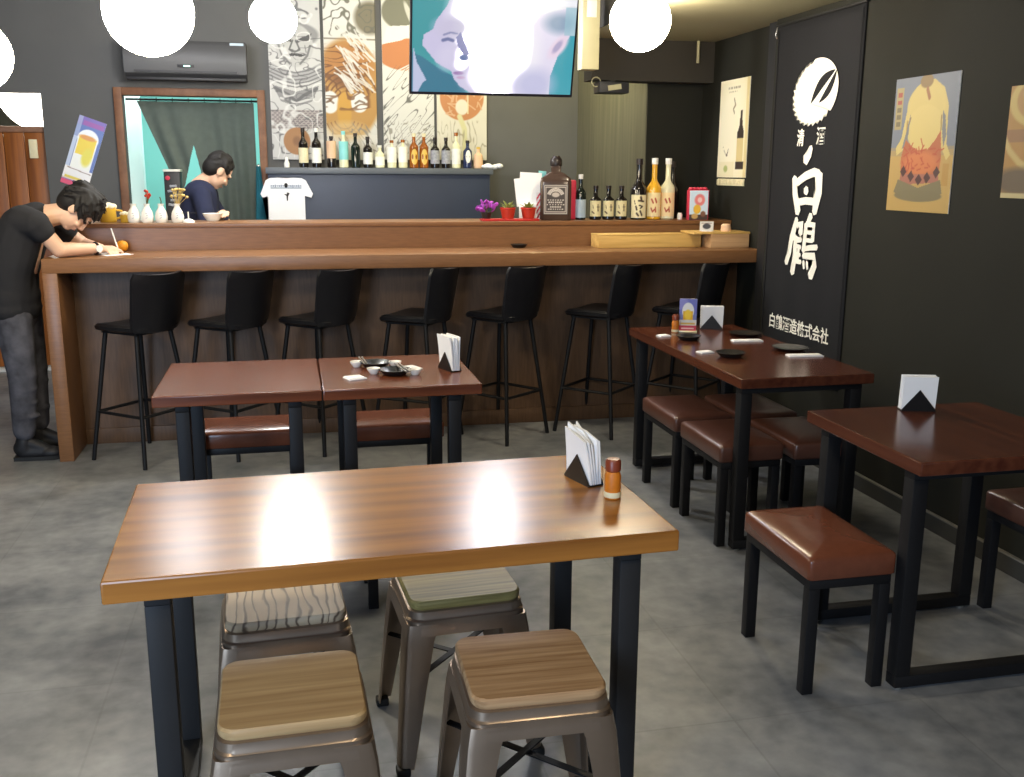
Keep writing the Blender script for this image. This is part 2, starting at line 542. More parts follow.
# ------------------------------------------------------------------ printed pictures: a grid of coloured vertices
class Pic:
    def __init__(self, nx, ny, bg, gain=0.0, tone=1.0):
        self.tone = tone
        self.gain = gain
        self.nx, self.ny = nx, ny
        u, v = np.meshgrid(np.linspace(0, 1, nx), np.linspace(0, 1, ny))
        self.u, self.v = u, v
        self.c = np.empty((ny, nx, 3))
        self.c[:] = np.array(bg)/255.0
        self.asp = 1.0

    def put(self, mask, col, a=1.0):
        k = np.clip(mask, 0, 1)[..., None]*a
        self.c = self.c*(1-k) + np.array(col)/255.0*k
        return self

    def ell(self, cx, cy, rx, ry, col, a=1.0, soft=0.08, ang=0.0):
        x, y = self.u-cx, self.v-cy
        if ang:
            x, y = x*math.cos(ang)+y*math.sin(ang), -x*math.sin(ang)+y*math.cos(ang)
        d = np.sqrt((x/rx)**2+(y/ry)**2)
        return self.put((1-d)/soft+0.5, col, a)

    def rect(self, x0, x1, y0, y1, col, a=1.0):
        return self.put(((self.u >= x0) & (self.u <= x1) & (self.v >= y0) & (self.v <= y1)).astype(float), col, a)

    def poly(self, pts, col, a=1.0):
        inside = np.zeros_like(self.u, bool)
        n = len(pts)
        for i in range(n):
            x0, y0 = pts[i]
            x1, y1 = pts[(i+1) % n]
            c = ((y0 > self.v) != (y1 > self.v)) & (self.u < (x1-x0)*(self.v-y0)/((y1-y0) or 1e-9)+x0)
            inside ^= c
        return self.put(inside.astype(float), col, a)

    def line(self, pts, wd, col, a=1.0, asp=1.0):
        best = np.full_like(self.u, 9.0)
        for (x0, y0), (x1, y1) in zip(pts, pts[1:]):
            dx, dy = x1-x0, (y1-y0)*asp
            t = np.clip(((self.u-x0)*dx+(self.v-y0)*asp*dy)/(dx*dx+dy*dy+1e-12), 0, 1)
            best = np.minimum(best, np.hypot(self.u-x0-t*dx, (self.v-y0)*asp-t*dy))
        return self.put((wd-best)/(wd*0.5)+0.5, col, a)

    def arcs(self, cx, cy, n, r0, r1, a0, a1, wd, col, asp, a=1.0, squash=1.0):
        for k in range(n):
            r = r0+(r1-r0)*k/max(1, n-1)
            self.line([(cx+r*math.cos(a0+(a1-a0)*t/12), cy+r*squash*math.sin(a0+(a1-a0)*t/12)/asp) for t in range(13)], wd, col, a, asp)
        return self

    def build(self, name, W_, H_, thick, m, parent=None, curve=None, base_white=True):
        """local frame: x right, z up, picture faces -Y; origin at the centre of the back"""
        nx, ny = self.nx, self.ny
        co = np.empty((ny*nx, 3))
        co[:, 0] = (self.u.ravel()-0.5)*W_
        co[:, 1] = -thick
        co[:, 2] = (self.v.ravel()-0.5)*H_
        idx = np.arange(nx*ny).reshape(ny, nx)
        f = np.stack([idx[:-1, :-1], idx[:-1, 1:], idx[1:, 1:], idx[1:, :-1]], -1).reshape(-1, 4)
        verts = [tuple(p) for p in co]
        faces = [tuple(int(i) for i in q) for q in f]
        base = len(verts)
        e = 0.0006
        bx = [(-W_/2, -thick+e, -H_/2), (W_/2, -thick+e, -H_/2), (W_/2, -thick+e, H_/2), (-W_/2, -thick+e, H_/2),
              (-W_/2, 0, -H_/2), (W_/2, 0, -H_/2), (W_/2, 0, H_/2), (-W_/2, 0, H_/2)]
        verts += bx
        faces += [tuple(base+i for i in q) for q in ((0, 1, 2, 3), (5, 4, 7, 6), (4, 5, 1, 0), (1, 5, 6, 2), (2, 6, 7, 3), (4, 0, 3, 7))]
        if curve:
            verts = [curve(p) for p in verts]
        me = bpy.data.meshes.new(name)
        me.from_pydata(verts, [], faces)
        ca = me.color_attributes.new('Col', 'FLOAT_COLOR', 'POINT')
        c = self.c.reshape(-1, 3)
        c = np.where(c <= 0.04045, c/12.92, ((c+0.055)/1.055)**2.4)
        c = c*self.tone
        if self.gain:
            lm = c.mean(1, keepdims=True)
            k_ = np.clip((lm-0.66)/0.2, 0, 1)*np.clip(1.4-np.sqrt(((self.u-0.47)/0.2)**2+((self.v-0.55)/0.62)**2), 0, 1).reshape(-1, 1)
            c = c*(1+self.gain*k_*k_*(3-2*k_))
        edge = c.mean(0) if not base_white else np.array([0.75, 0.73, 0.66])
        full = np.concatenate([np.concatenate([c, np.ones((len(c), 1))], 1), np.tile([*edge, 1.0], (8, 1))], 0).astype(np.float32)
        ca.data.foreach_set('color', full.ravel())
        me.materials.append(m)
        o = bpy.data.objects.new(name, me)
        COL.objects.link(o)
        if parent is not None:
            o.parent = parent
        return o


def text_mesh(name, txt, size, depth, m, parent, xf, offset=0.0, sx=1.0, sy=1.0, font_ok=True):
    """text turned into a mesh; glyph box centred at the local origin, then moved by matrix xf"""
    cu = bpy.data.curves.new(name, 'FONT')
    cu.body = txt
    cu.size = size
    cu.extrude = depth
    cu.offset = offset
    t = bpy.data.objects.new(name, cu)
    COL.objects.link(t)
    bpy.context.view_layer.update()
    dg = bpy.context.evaluated_depsgraph_get()
    me = bpy.data.meshes.new_from_object(t.evaluated_get(dg))
    bpy.data.objects.remove(t)
    bpy.data.curves.remove(cu)
    me.name = name
    xs = [v.co.x for v in me.vertices] or [0]
    ys = [v.co.y for v in me.vertices] or [0]
    cx, cy = (min(xs)+max(xs))/2, (min(ys)+max(ys))/2
    W_, H_ = max(xs)-min(xs) or 1, max(ys)-min(ys) or 1
    for v in me.vertices:
        x, y = (v.co.x-cx)/W_*sx, (v.co.y-cy)/H_*sy
        v.co = xf @ Vector((x, y, v.co.z))
    me.materials.clear()
    me.materials.append(m)
    o = bpy.data.objects.new(name, me)
    COL.objects.link(o)
    if parent is not None:
        o.parent = parent
    return o


def blob(name, build_fn, m, parent, off, voxel=0.008, smooth=4):
    """parts of a body fused into one continuous surface"""
    mb = MB()
    build_fn(mb)
    o = mb.build(name, m, None, off=off)
    md = o.modifiers.new('fuse', 'REMESH')
    md.mode = 'VOXEL'
    md.voxel_size = voxel
    ms = o.modifiers.new('soft', 'SMOOTH')
    ms.factor = 0.5
    ms.iterations = smooth
    bpy.context.view_layer.update()
    dg = bpy.context.evaluated_depsgraph_get()
    me = bpy.data.meshes.new_from_object(o.evaluated_get(dg))
    o.modifiers.clear()
    old = o.data
    o.data = me
    me.name = name
    bpy.data.meshes.remove(old)
    for p in me.polygons:
        p.use_smooth = True
    if not me.materials:
        me.materials.append(m)
    o.parent = parent
    return o


# ================================================================== THE ROOM
YB = 8.30
fl = struct(MB().bx(-3.4, 3.0, -1.6, 10.6, -0.06, 0.0).build('floor', M['floor'], smooth=False))
struct(MB().bx(-3.4, 3.0, -1.6, 8.4, 3.0, 3.1).build('ceiling', M['ceil'], smooth=False))
struct(MB().bx(-3.5, -3.4, -1.6, 10.6, 0, 3.0).build('wall_left', M['wall'], smooth=False))
struct(MB().bx(2.736, 3.0, -1.6, 5.45, 0, 3.0).bx(2.80, 3.0, 5.45, 8.4, 0, 3.0).build('wall_right', M['wall'], smooth=False))
# back wall with the kitchen doorway and the opening over the wooden door
wb = MB()
wb.bx(-1.785, -1.208, YB, YB+0.10, 0, 3.0)
wb.bx(-0.211, 3.0, YB, YB+0.10, 0, 3.0)
wb.bx(-1.208, -0.211, YB, YB+0.10, 2.104, 3.0)
wb.bx(-3.4, -1.785, YB, YB+0.10, 2.107, 3.0)
struct(wb.build('wall_back', M['wall_back'], smooth=False))
# closed block at the right end of the bar, its left face streaked, with the bar light painted into its colour
struct(MB().bx(2.405, 2.80, 6.62, YB, 0, 2.95).build('wall_return', M['wall'], smooth=False))
struct(MB().bx(2.397, 2.405, 6.63, YB, 0, 2.9).build('trim_1', M['return_lit_face'], smooth=False))
struct(MB().bx(1.95, 2.80, 6.45, 6.62, 2.135, 3.0).build('trim_2', M['beam'], smooth=False))
# lowered ceiling along the right wall
sf = MB().bx(1.87, 2.736, -1.6, 5.45, 2.395, 2.99).bx(1.87, 2.80, 5.45, 6.45, 2.395, 2.99)
struct(sf.build('trim_3', M['soffit'], smooth=False))
struct(MB().bx(1.862, 1.87, -1.6, 6.45, 2.395, 2.99).build('trim_4', M['beam'], smooth=False))
struct(MB().bx(2.745, 2.80, 5.455, 5.56, 0, 2.39).build('trim_5', M['black'], smooth=False))
# skirting
struct(MB().bx(2.722, 2.736, -1.6, 5.45, 0, 0.074).build('baseboard_right', M['skirting'], smooth=False))
struct(MB().bx(2.720, 2.736, -1.6, 5.45, 0.074, 0.081).build('trim_6', M['skirting_lip'], smooth=False))
struct(MB().bx(-2.9, -1.80, YB-0.03, YB+0.02, 0, 0.025).build('trim_7', M['thresh'], smooth=False))

# doorway casing to the kitchen
dc = thing('door_1', None, None, (-0.71, YB, 0))
struct(dc)
c1 = MB().bx(-1.268, -1.208, YB-0.03, YB+0.11, 0, 2.16, bev=0.004).bx(-0.211, -0.152, YB-0.03, YB+0.11, 0, 2.16, bev=0.004)
c1.bx(-1.208, -0.211, YB-0.03, YB+0.11, 2.104, 2.16, bev=0.004)
c1.build('casing', M['casing'], dc, off=dc.location)
# wooden door on the left and the open transom over it
dw = thing('door_2', None, None, (-2.3, YB+0.05, 0))
struct(dw)
d2 = MB()
for k in range(8):
    x0 = -2.95+k*0.145
    d2.bx(x0+0.002, x0+0.143, YB+0.03, YB+0.07, 0.03, 1.82, bev=0.004)
d2.build('door_leaf', M['door_wood'], dw, off=dw.location)
MB().bx(-2.95, -1.79, YB+0.02, YB+0.08, 1.82, 1.865, bev=0.004).build('lintel', M['casing'], dw, off=dw.location)
MB().bx(-1.905, -1.845, YB+0.018, YB+0.03, 1.63, 1.77, bev=0.004).build('wall_plate', M['label_cream'], dw, off=dw.location, label='cream plate on the door')

# rooms behind the back wall
struct(MB().bx(-1.50, -1.44, YB+0.10, 10.6, 0, 3.0).build('wall_kitchen_left', M['kit_white'], smooth=False))
struct(MB().bx(0.45, 0.5, YB+0.10, 10.6, 0, 3.0).build('wall_kitchen_right', M['teal'], smooth=False))
struct(MB().bx(-3.4, -1.50, 10.4, 10.5, 0, 3.0).build('wall_hall', M['wall'], smooth=False))
struct(MB().bx(-1.44, 0.45, 10.4, 10.5, 0, 3.0).build('wall_kitchen_back', M['teal'], smooth=False))
struct(MB().bx(-3.4, 0.5, YB+0.1, 10.6, 2.6, 2.7).build('ceiling_kitchen', M['kit_white'], smooth=False))
# white door lining seen on the left of the doorway, with a turquoise panel beside it
struct(MB().bx(-1.44, -1.235, 9.4, 9.5, 0, 2.6).build('trim_8', M['kit_white'], smooth=False))

# ================================================================== LAMPS
def globe_lamp(loc, r, m, label, top=3.0):
    t = thing('pendant_lamp', label, 'lamp', (loc[0], loc[1], loc[2]), 0, 'white globe pendant lamps')
    MB().ell((0, 0, 0), (r, r, r*0.98), u=32, v=20).build('globe', m, t)
    MB().lathe([(0.035, r*0.96), (0.035, r+0.05), (0.012, r+0.07)], seg=16).build('lamp_holder', M['cord'], t)
    MB().tube([(0, 0, r+0.06), (0, 0, top-loc[2]-0.02)], 0.004, seg=6).build('cord', M['cord'], t)
    MB().lathe([(0.05, top-loc[2]-0.03), (0.05, top-loc[2])], seg=16).build('ceiling_rose', M['cord'], t)
    return t


globe_lamp((-0.417, 3.557, 2.051), 0.142, M['globe'], 'largest white globe lamp, hanging in front of the grey air conditioner')
globe_lamp((1.723, 4.892, 2.279), 0.15, M['globe'], 'white globe lamp hanging right of the television, under the lowered ceiling')
globe_lamp((-1.243, 4.649, 2.009), 0.15, M['globe'], 'white globe lamp cut off by the left edge of the photo')
globe_lamp((-0.045, 6.05, 2.384), 0.132, M['globe_bar'], 'small glaring globe lamp in front of the grey armour print')
lt = thing('round_lantern', 'big white round lantern glowing through the opening over the wooden door', 'lamp', (-1.90, 9.0, 2.21))
MB().ell((0, 0, 0), (0.375, 0.375, 0.375), u=32, v=20).build('globe', M['globe_soft'], lt)
MB().lathe([(0.04, 0.365), (0.04, 0.385)], seg=12).build('collar', M['cord'], lt)

# ================================================================== THE BAR COUNTER
bc = thing('bar_counter', 'long brown bar counter with raised ledge and slab end panel', 'counter', (0.73, 5.8, 0))
o_ = bc.location
MB().bx(-1.271, 2.797, 5.568, 6.06, 1.02, 1.095, bev=0.003).build('countertop', M['counter'], bc, off=o_)
MB().bx(-1.271, -1.198, 5.568, 6.30, 0, 1.02, bev=0.002).build('end_panel', M['counter'], bc, off=o_)
MB().bx(-1.198, 2.797, 5.93, 5.955, 0, 1.02).build('front_panel', M['counter_panel'], bc, off=o_)
MB().bx(-1.198, 2.797, 5.915, 5.93, 0, 0.09, bev=0.002).build('kick_board', M['counter_panel'], bc, off=o_)
MB().bx(-1.271, 2.797, 6.06, 6.085, 1.095, 1.225).build('ledge_front', M['counter'], bc, off=o_)
MB().bx(-1.271, 2.797, 6.05, 6.44, 1.225, 1.25, bev=0.003).build('ledge', M['counter'], bc, off=o_)
MB().bx(-1.271, 2.797, 6.40, 6.43, 0, 1.225).build('rear_panel', M['counter_panel'], bc, off=o_)

# back bar
bb = thing('back_bar_cabinet', 'dark blue back bar cabinet carrying the row of bottles', 'cabinet', (0.72, 8.1, 0))
MB().bx(-0.15, 1.575, 7.95, 8.295, 0, 1.525, bev=0.003).build('carcass', M['cab_blue'], bb, off=bb.location)
MB().bx(-0.165, 1.60, 7.93, 8.295, 1.525, 1.572, bev=0.004).build('cabinet_top', M['cab_top'], bb, off=bb.location)

# ================================================================== TABLES
def table(name, label, x0, x1, y0, y1, top_m, fr_m, inset=(0.10, 0.07), leg=0.05, th=0.042, group=None, rot=0.0, axis='Y'):
    cx, cy = (x0+x1)/2, (y0+y1)/2
    t = thing(name, label, 'table', (cx, cy, 0), rot, group)
    w_, d_ = (x1-x0), (y1-y0)
    MB().bx(-w_/2, w_/2, -d_/2, d_/2, 0.75-th, 0.75, bev=0.005).build('tabletop', top_m, t, angle=20)
    lx, ly = w_/2-inset[0], d_/2-inset[1]
    h = leg/2
    for sx in (-1, 1):
        for sy in (-1, 1):
            l = MB().bx(sx*lx-h, sx*lx+h, sy*ly-h, sy*ly+h, 0.012 if not axis else 0.05, 0.75-th-0.03, bev=0.003).build('leg', fr_m, t)
    for s in (-1, 1):
        if axis == 'X':
            f = MB().bx(-lx-h, lx+h, s*ly-h, s*ly+h, 0.012, 0.05, bev=0.003).build('floor_bar', fr_m, t)
            MB().bx(-lx-h, lx+h, s*ly-h, s*ly+h, 0.75-th-0.03, 0.75-th, bev=0.002).build('top_rail', fr_m, t)
            ends = [(-lx, s*ly), (lx, s*ly)]
        else:
            f = MB().bx(s*lx-h, s*lx+h, -ly-h, ly+h, 0.012, 0.05, bev=0.003).build('floor_bar', fr_m, t)
            MB().bx(s*lx-h, s*lx+h, -ly-h, ly+h, 0.75-th-0.03, 0.75-th, bev=0.002).build('top_rail', fr_m, t)
            ends = [(s*lx, -ly), (s*lx, ly)]
        for ex, ey in ends:
            MB().lathe([(0.014, 0.0), (0.016, 0.008), (0.008, 0.013)], (ex, ey, 0), seg=12).build('levelling_foot', M['foot'], f, label='bright foot')
    return t


table('dining_table', 'long honey-brown table nearest the viewer, with wooden metal stools under it', -0.411, 0.834, 1.995, 2.651, M['table_near'], M['frame'], rot=0.0327, leg=0.052, axis='Y', th=0.05)
G = 'small square dining tables'
table('dining_table', 'bare red-brown table, left of the joined pair before the counter', -0.517, 0.090, 3.683, 4.343, M['table'], M['frame_dark'], group=G, axis='Y')
table('dining_table', 'red-brown table with dark dishes, right of the joined pair before the counter', 0.094, 0.701, 3.683, 4.343, M['table'], M['frame_dark'], group=G, axis='Y')
table('dining_table', 'long dark table by the black banner, set with dark dishes and a drink card', 1.725, 2.316, 3.565, 4.920, M['table_dark'], M['frame_dark'], axis='X', inset=(0.05, 0.07))
table('dining_table', 'dark brown table at right below the wrestler poster, bearing only a napkin holder', 1.721, 2.393, 2.385, 3.035, M['table_dark'], M['frame_dark'], group=G, axis='X', inset=(0.05, 0.085))


# ================================================================== LEATHER STOOLS
def leather_stool(label, m, w_=0.29, d_=0.445):
    t = thing('padded_stool', label, 'stool', (0, 0, 0), 0, 'padded box stools')
    def rr_(i_, z, r=0.016, n=4):
        q_ = []
        r = max(0.004, r-i_*0.3)
        for qx, qy, a0 in ((1, 1, 0), (-1, 1, PI/2), (-1, -1, PI), (1, -1, 1.5*PI)):
            for k in range(n+1):
                a = a0+PI/2*k/n
                q_.append(Vector((qx*(w_/2-i_-r)+r*math.cos(a), qy*(d_/2-i_-r)+r*math.sin(a), z)))
        return q_
    MB().loft([rr_(i_, z) for i_, z in ((0.006, 0.372), (0.0, 0.378), (0.0, 0.432), (0.002, 0.438), (0.007, 0.4425), (0.014, 0.4455), (0.026, 0.449), (0.045, 0.4525), (0.07, 0.455), (0.10, 0.4565), (0.13, 0.457))]).build('seat', m, t, angle=60)
    MB().bx(-w_/2+0.01, w_/2-0.01, -d_/2+0.01, d_/2-0.01, 0.342, 0.372, bev=0.003).build('seat_frame', M['frame_dark'], t)
    for sx in (-1, 1):
        for sy in (-1, 1):
            MB().bx(sx*(w_/2-0.028)-0.018, sx*(w_/2-0.028)+0.018, sy*(d_/2-0.028)-0.018, sy*(d_/2-0.028)+0.018, 0, 0.342, bev=0.002).build('leg', M['frame_dark'], t)
    return t


s0 = leather_stool('brown padded stool pulled out in front of the right-hand table with the napkin holder', M['leather'])
s0.location = (1.595, 2.70, 0)
PS = [((1.845, 3.892, 0), 0, 'brown padded stool, nearer on the open side of the banner table'),
      ((1.845, 4.40, 0), 0, 'brown padded stool, farther on the open side of the banner table'),
      ((2.172, 3.872, 0), 0, 'brown padded stool, nearer on the wall side under the banner table'),
      ((2.172, 4.385, 0), 0, 'brown padded stool, farther on the wall side under the banner table'),
      ((2.548, 2.735, 0), 0, 'brown padded stool between the right-hand table and the wall, at the photo edge'),
      ((-0.222, 4.45, 0), PI/2, 'shiny padded stool behind the left table of the joined pair'),
      ((0.422, 4.45, 0), PI/2, 'shiny padded stool behind the right table of the joined pair'),
      ((0.045, 3.50, 0), PI/2, 'padded stool mostly hidden behind the near honey-brown table, one leg showing')]
for loc, rz, lab in PS:
    s = dup(s0, loc, rz, lab)
    if rz == 0:
        set_mat(s, 'seat', M['leather_dk'])


# ================================================================== METAL STOOLS WITH WOODEN SEATS
def rsq(a, r, z, n=5, cx=0, cy=0):
    p = []
    for qx, qy, a0 in ((1, 1, 0), (-1, 1, PI/2), (-1, -1, PI), (1, -1, 1.5*PI)):
        for k in range(n+1):
            t = a0+PI/2*k/n
            p.append(Vector((cx+qx*(a-r)+r*math.cos(t), cy+qy*(a-r)+r*math.sin(t), z)))
    return p


def metal_stool(label, seat_m):
    t = thing('metal_stool', label, 'stool', (0, 0, 0), 0, 'gunmetal stools under the near table')
    MB().loft([rsq(0.146, 0.035, 0.440), rsq(0.150, 0.038, 0.446), rsq(0.150, 0.038, 0.460), rsq(0.146, 0.036, 0.465)]).build('seat', seat_m, t)
    MB().loft([rsq(0.166, 0.04, 0.375), rsq(0.163, 0.04, 0.392), rsq(0.158, 0.04, 0.410), rsq(0.159, 0.04, 0.414), rsq(0.155, 0.04, 0.418), rsq(0.153, 0.039, 0.437), rsq(0.148, 0.037, 0.440)]).build('seat_skirt', M['gunmetal'], t)
    for k in range(4):
        R = Matrix.Rotation(PI/2*k, 3, 'Z')
        rings = []
        for (a, ww, z) in ((0.160, 0.082, 0.405), (0.168, 0.074, 0.36), (0.180, 0.060, 0.22), (0.194, 0.044, 0.05), (0.197, 0.040, 0.018)):
            th = 0.004
            r = 0.018
            out = [Vector((a, a-ww, z)), Vector((a, a-r, z)), Vector((a-r*0.3, a-r*0.3, z)), Vector((a-r, a, z)), Vector((a-ww, a, z))]
            inn = [Vector((a-ww, a-th, z)), Vector((a-r-th, a-th, z)), Vector((a-r*0.3-th, a-r*0.3-th, z)), Vector((a-th, a-r-th, z)), Vector((a-th, a-ww, z))]
            rings.append([R @ p for p in out+inn])
        lg = MB().loft(rings).build('leg', M['gunmetal'], t)
        c = R @ Vector((0.184, 0.184, 0))
        MB().box((c.x, c.y, 0.012), (0.036, 0.036, 0.024), bev=0.005).build('foot_cap', M['cord'], lg, label='black rubber cap')
    for s in (1, -1):
        MB().box((0, 0, 0.24+0.004*s), (0.46, 0.018, 0.004), rot=(0, 0, s*PI/4)).build('brace', M['frame_dark'], t)
    return t


W1 = wood('tan_grained_wood', S(152, 122, 84), S(190, 162, 118), 0.42, 'X', 7.0, grain=9.0, sharp=(0.25, 0.75))
W2 = grain_wood('pale_dark_lined_wood', S(176, 156, 128), S(84, 66, 50), 'Y', 0.55, 3.2, 9.0)
W3 = wood('brown_grained_wood', S(140, 106, 72), S(186, 154, 116), 0.42, 'X', 9.0, grain=8.0, sharp=(0.3, 0.7))
W4 = wood('olive_grained_wood', S(104, 92, 50), S(152, 138, 86), 0.45, 'X', 10.0, grain=9.0, sharp=(0.3, 0.7))
st0 = metal_stool('gunmetal stool with tan wooden seat at front left under the near table', W1)
st0.location = (-0.038, 2.005, 0)
st0.rotation_euler = (0, 0, 0.02)
for loc, rz, lab, m_ in (((0.486, 2.010, 0), -0.02, 'gunmetal stool with brown worn wooden seat at front right under the near table', W3),
                         ((-0.056, 2.497, 0), 0.05, 'gunmetal stool whose pale seat has dark wavy grain, behind the tan-seated one', W2),
                         ((0.404, 2.530, 0), 0.06, 'gunmetal stool with olive wooden seat, back right under the near table', W4)):
    s = dup(st0, loc, rz, lab)
    set_mat(s, 'seat', m_)


# ================================================================== BAR STOOLS
def bar_stool(label):
    """local +Y is the way it faces"""
    t = thing('bar_stool', label, 'bar stool', (0, 0, 0), 0, 'black bar stools along the counter')
    # seat shell, slightly dished, front edge rounded
    n, mm = 12, 12
    top, bot = [], []
    mb = MB()

    def outline(z, grow):
        pts = []
        for k in range(40):
            a = 2*PI*k/40
            ca, sa = math.cos(a), math.sin(a)
            e = 0.45
            x = (0.178+grow)*abs(ca)**e*(1 if ca >= 0 else -1)
            y = (0.182+grow)*abs(sa)**e*(1 if sa >= 0 else -1)
            if y < 0:
                x *= 0.93
            pts.append(Vector((x, y, z + (0.012*(abs(x)/0.2)**2) - (0.014 if y > 0.12 else 0)*((y-0.12)/0.07 if y > 0.12 else 0))))
        return pts
    mb.loft([outline(0.706, -0.03), outline(0.716, -0.006), outline(0.735, 0.0), outline(0.748, -0.012), outline(0.750, -0.05), outline(0.746, -0.12)])
    mb.build('seat', M['bar_leather'], t)
    # backrest: curved padded panel rising from the seat's rear edge
    mb = MB()
    rings = []
    for i in range(11):
        v = i/10.0
        z = 0.715+0.315*v
        hw = 0.166+0.016*v
        if v < 0.12:
            hw -= 0.02*(1-v/0.12)
        if v > 0.92:
            hw -= 0.018*((v-0.92)/0.08)
        y0 = -0.175-0.055*v
        fr, bk = [], []
        for k in range(15):
            u = -1+2*k/14
            cur = 0.045*u*u
            dip = -0.012*(1-u*u)*max(0, (v-0.7)/0.3)
            fr.append(Vector((hw*u, y0+cur+0.017*(1-0.5*u*u), z+dip)))
            bk.append(Vector((hw*u, y0+cur-0.017*(1-0.5*u*u), z+dip)))
        rings.append(fr+bk[::-1])
    mb.loft(rings)
    mb.build('backrest', M['bar_leather'], t)
    top = 0.115
    for sx in (-1, 1):
        for sy in (-1, 1):
            MB().tube([(sx*top, sy*top, 0.712), (sx*0.195, sy*0.195, 0.0)], [0.0125, 0.0115], seg=10).build('leg', M['frame_dark'], t)
    mb = MB()
    f = 0.115+(0.195-0.115)*(0.712-0.27)/0.712
    for a, b in (((-f, f), (f, f)), ((f, f), (f, -f)), ((f, -f), (-f, -f)), ((-f, -f), (-f, f))):
        mb.tube([(a[0], a[1], 0.27), (b[0], b[1], 0.27)], 0.009, seg=8)
    mb.build('footrest', M['frame_dark'], t)
    MB().bx(-0.13, 0.13, -0.13, 0.13, 0.700, 0.712).build('seat_plate', M['frame_dark'], t)
    return t


BS = [(-0.825, 5.60, 140), (-0.355, 5.65, 141), (0.13, 5.66, 136), (0.69, 5.66, 146), (1.20, 5.67, 129), (1.805, 5.68, 135), (2.36, 5.69, 132)]
ordn = ['black bar stool nearest the counter end panel and the leaning man',
        'second black bar stool from the left along the counter',
        'third black bar stool from the left, behind the joined red-brown tables',
        'middle of the seven black bar stools, behind the napkins on the joined tables',
        'black bar stool standing clear just right of the joined red-brown tables',
        'black bar stool left of the far corner of the banner table',
        'rightmost black bar stool, half hidden behind the banner table']
b0 = None
for (x, y, a), lab in zip(BS, ordn):
    rz = math.radians(a-90)
    if b0 is None:
        b0 = bar_stool(lab)
        b0.location = (x, y, 0)
        b0.rotation_euler = (0, 0, rz)
    else:
        dup(b0, (x, y, 0), rz, lab)

# ================================================================== TABLE-TOP THINGS
def napkin_holder(label, loc, rz, tall=0.118, wid=0.115, flop=0.0):
    t = thing('napkin_holder', label, 'napkin holder', loc, rz, 'black napkin holders')
    for s in (-1, 1):
        MB().prism([(-wid*0.52, 0), (wid*0.52, 0), (0, 0.072)], -0.0015, 0.0015,
                   Matrix.Translation((0, s*0.022, 0.003)) @ Matrix.Rotation(PI/2, 4, 'X')).build('side_plate', M['napkin_black'], t)
    MB().bx(-wid*0.5, wid*0.5, -0.023, 0.023, 0, 0.004).build('base', M['napkin_black'], t)
    mb = MB()
    rnd = random.Random(int(abs(loc[0])*1000)+3)
    for k in range(5):
        y = -0.014+0.007*k
        hh = tall-0.004*rnd.random()
        dx = (rnd.random()-0.5)*0.006
        lean = (rnd.random()-0.5)*0.012+flop*(k-3)*0.06
        rings = []
        for i in range(9):
            v = i/8.0
            z = 0.005+hh*v
            bend = lean*v*v
            ring = []
            for (x_, yy) in ((-wid/2, -0.0022), (0, -0.0026-flop*0.02*v), (wid/2, -0.0022), (wid/2, 0.0022), (0, 0.0026-flop*0.02*v), (-wid/2, 0.0022)):
                if flop > 0.04:
                    yy += 0.006*math.sin(x_*60+k)*v
                    x_, rz_ = x_*(1-0.12*v)-0.012*v, 0.030*v*v*(x_/wid+0.5)+0.006*math.sin(x_*70+2*k)*v
                else:
                    rz_ = 0
                ring.append(Vector((x_+dx*v+flop*0.25*v*v*0.05, y+yy+bend, z-rz_-(0.012*flop*8*abs(x_)/wid*v if flop else 0))))
            rings.append(ring)
        mb.loft(rings)
    mb.build('napkins', M['paper'], t, label='white paper napkins')
    return t


napkin_holder('black napkin holder with rumpled napkins on the near honey-brown table', (0.735, 2.425, 0.75), math.radians(-74), 0.142, 0.12, 0.05)
napkin_holder('black triangle napkin holder alone on the right-hand dark table', (2.098, 2.965, 0.75), math.radians(-16))
napkin_holder('black triangle napkin holder on the banner table beside the drink card', (2.135, 4.80, 0.75), math.radians(-20))
napkin_holder('napkin holder seen edge-on at the right end of the joined red-brown tables', (0.620, 3.985, 0.75), math.radians(-72), 0.14, 0.12, 0.03)


def spice_bottle(label, loc, s=1.0):
    t = thing('spice_bottle', label, 'spice bottle', loc, 0, 'orange spice bottles')
    MB().lathe([(0.019*s, 0.0), (0.0205*s, 0.003*s), (0.0205*s, 0.058*s), (0.018*s, 0.066*s), (0.0155*s, 0.070*s)], seg=20).build('jar', M['orange_spice'], t, label='orange spice in a clear jar')
    MB().lathe([(0.0210*s, 0.004*s), (0.0214*s, 0.006*s), (0.0214*s, 0.016*s), (0.0210*s, 0.018*s)], seg=20).build('base_ring', M['label_cream'], t)
    MB().lathe([(0.0165*s, 0.070*s), (0.0195*s, 0.073*s), (0.0195*s, 0.096*s), (0.016*s, 0.102*s), (0.0, 0.1035*s)], seg=20).build('cap', M['cap_red'], t)
    return t


spice_bottle('orange spice bottle with red-brown cap on the near honey-brown table', (0.766, 2.273, 0.75))
spice_bottle('small orange spice bottle on the banner table left of the drink card', (1.905, 4.725, 0.75), 0.9)


def beer_pic():
    p = Pic(40, 70, (120, 130, 190))
    p.rect(0, 1, 0.55, 1, (110, 116, 190))
    p.ell(0.2, 0.85, 0.3, 0.2, (150, 150, 214), 0.8, 0.5)
    p.ell(0.5, 0.62, 0.34, 0.26, (236, 238, 236), 1, 0.08)
    p.rect(0.22, 0.78, 0.3, 0.62, (232, 178, 36))
    p.ell(0.5, 0.5, 0.2, 0.16, (244, 206, 60), 1, 0.3)
    p.rect(0, 1, 0.16, 0.34, (226, 222, 214))
    p.rect(0.1, 0.9, 0.2, 0.26, (214, 180, 90))
    p.rect(0, 1, 0, 0.16, (196, 66, 84))
    p.rect(0.15, 0.85, 0.05, 0.10, (236, 190, 190))
    return p


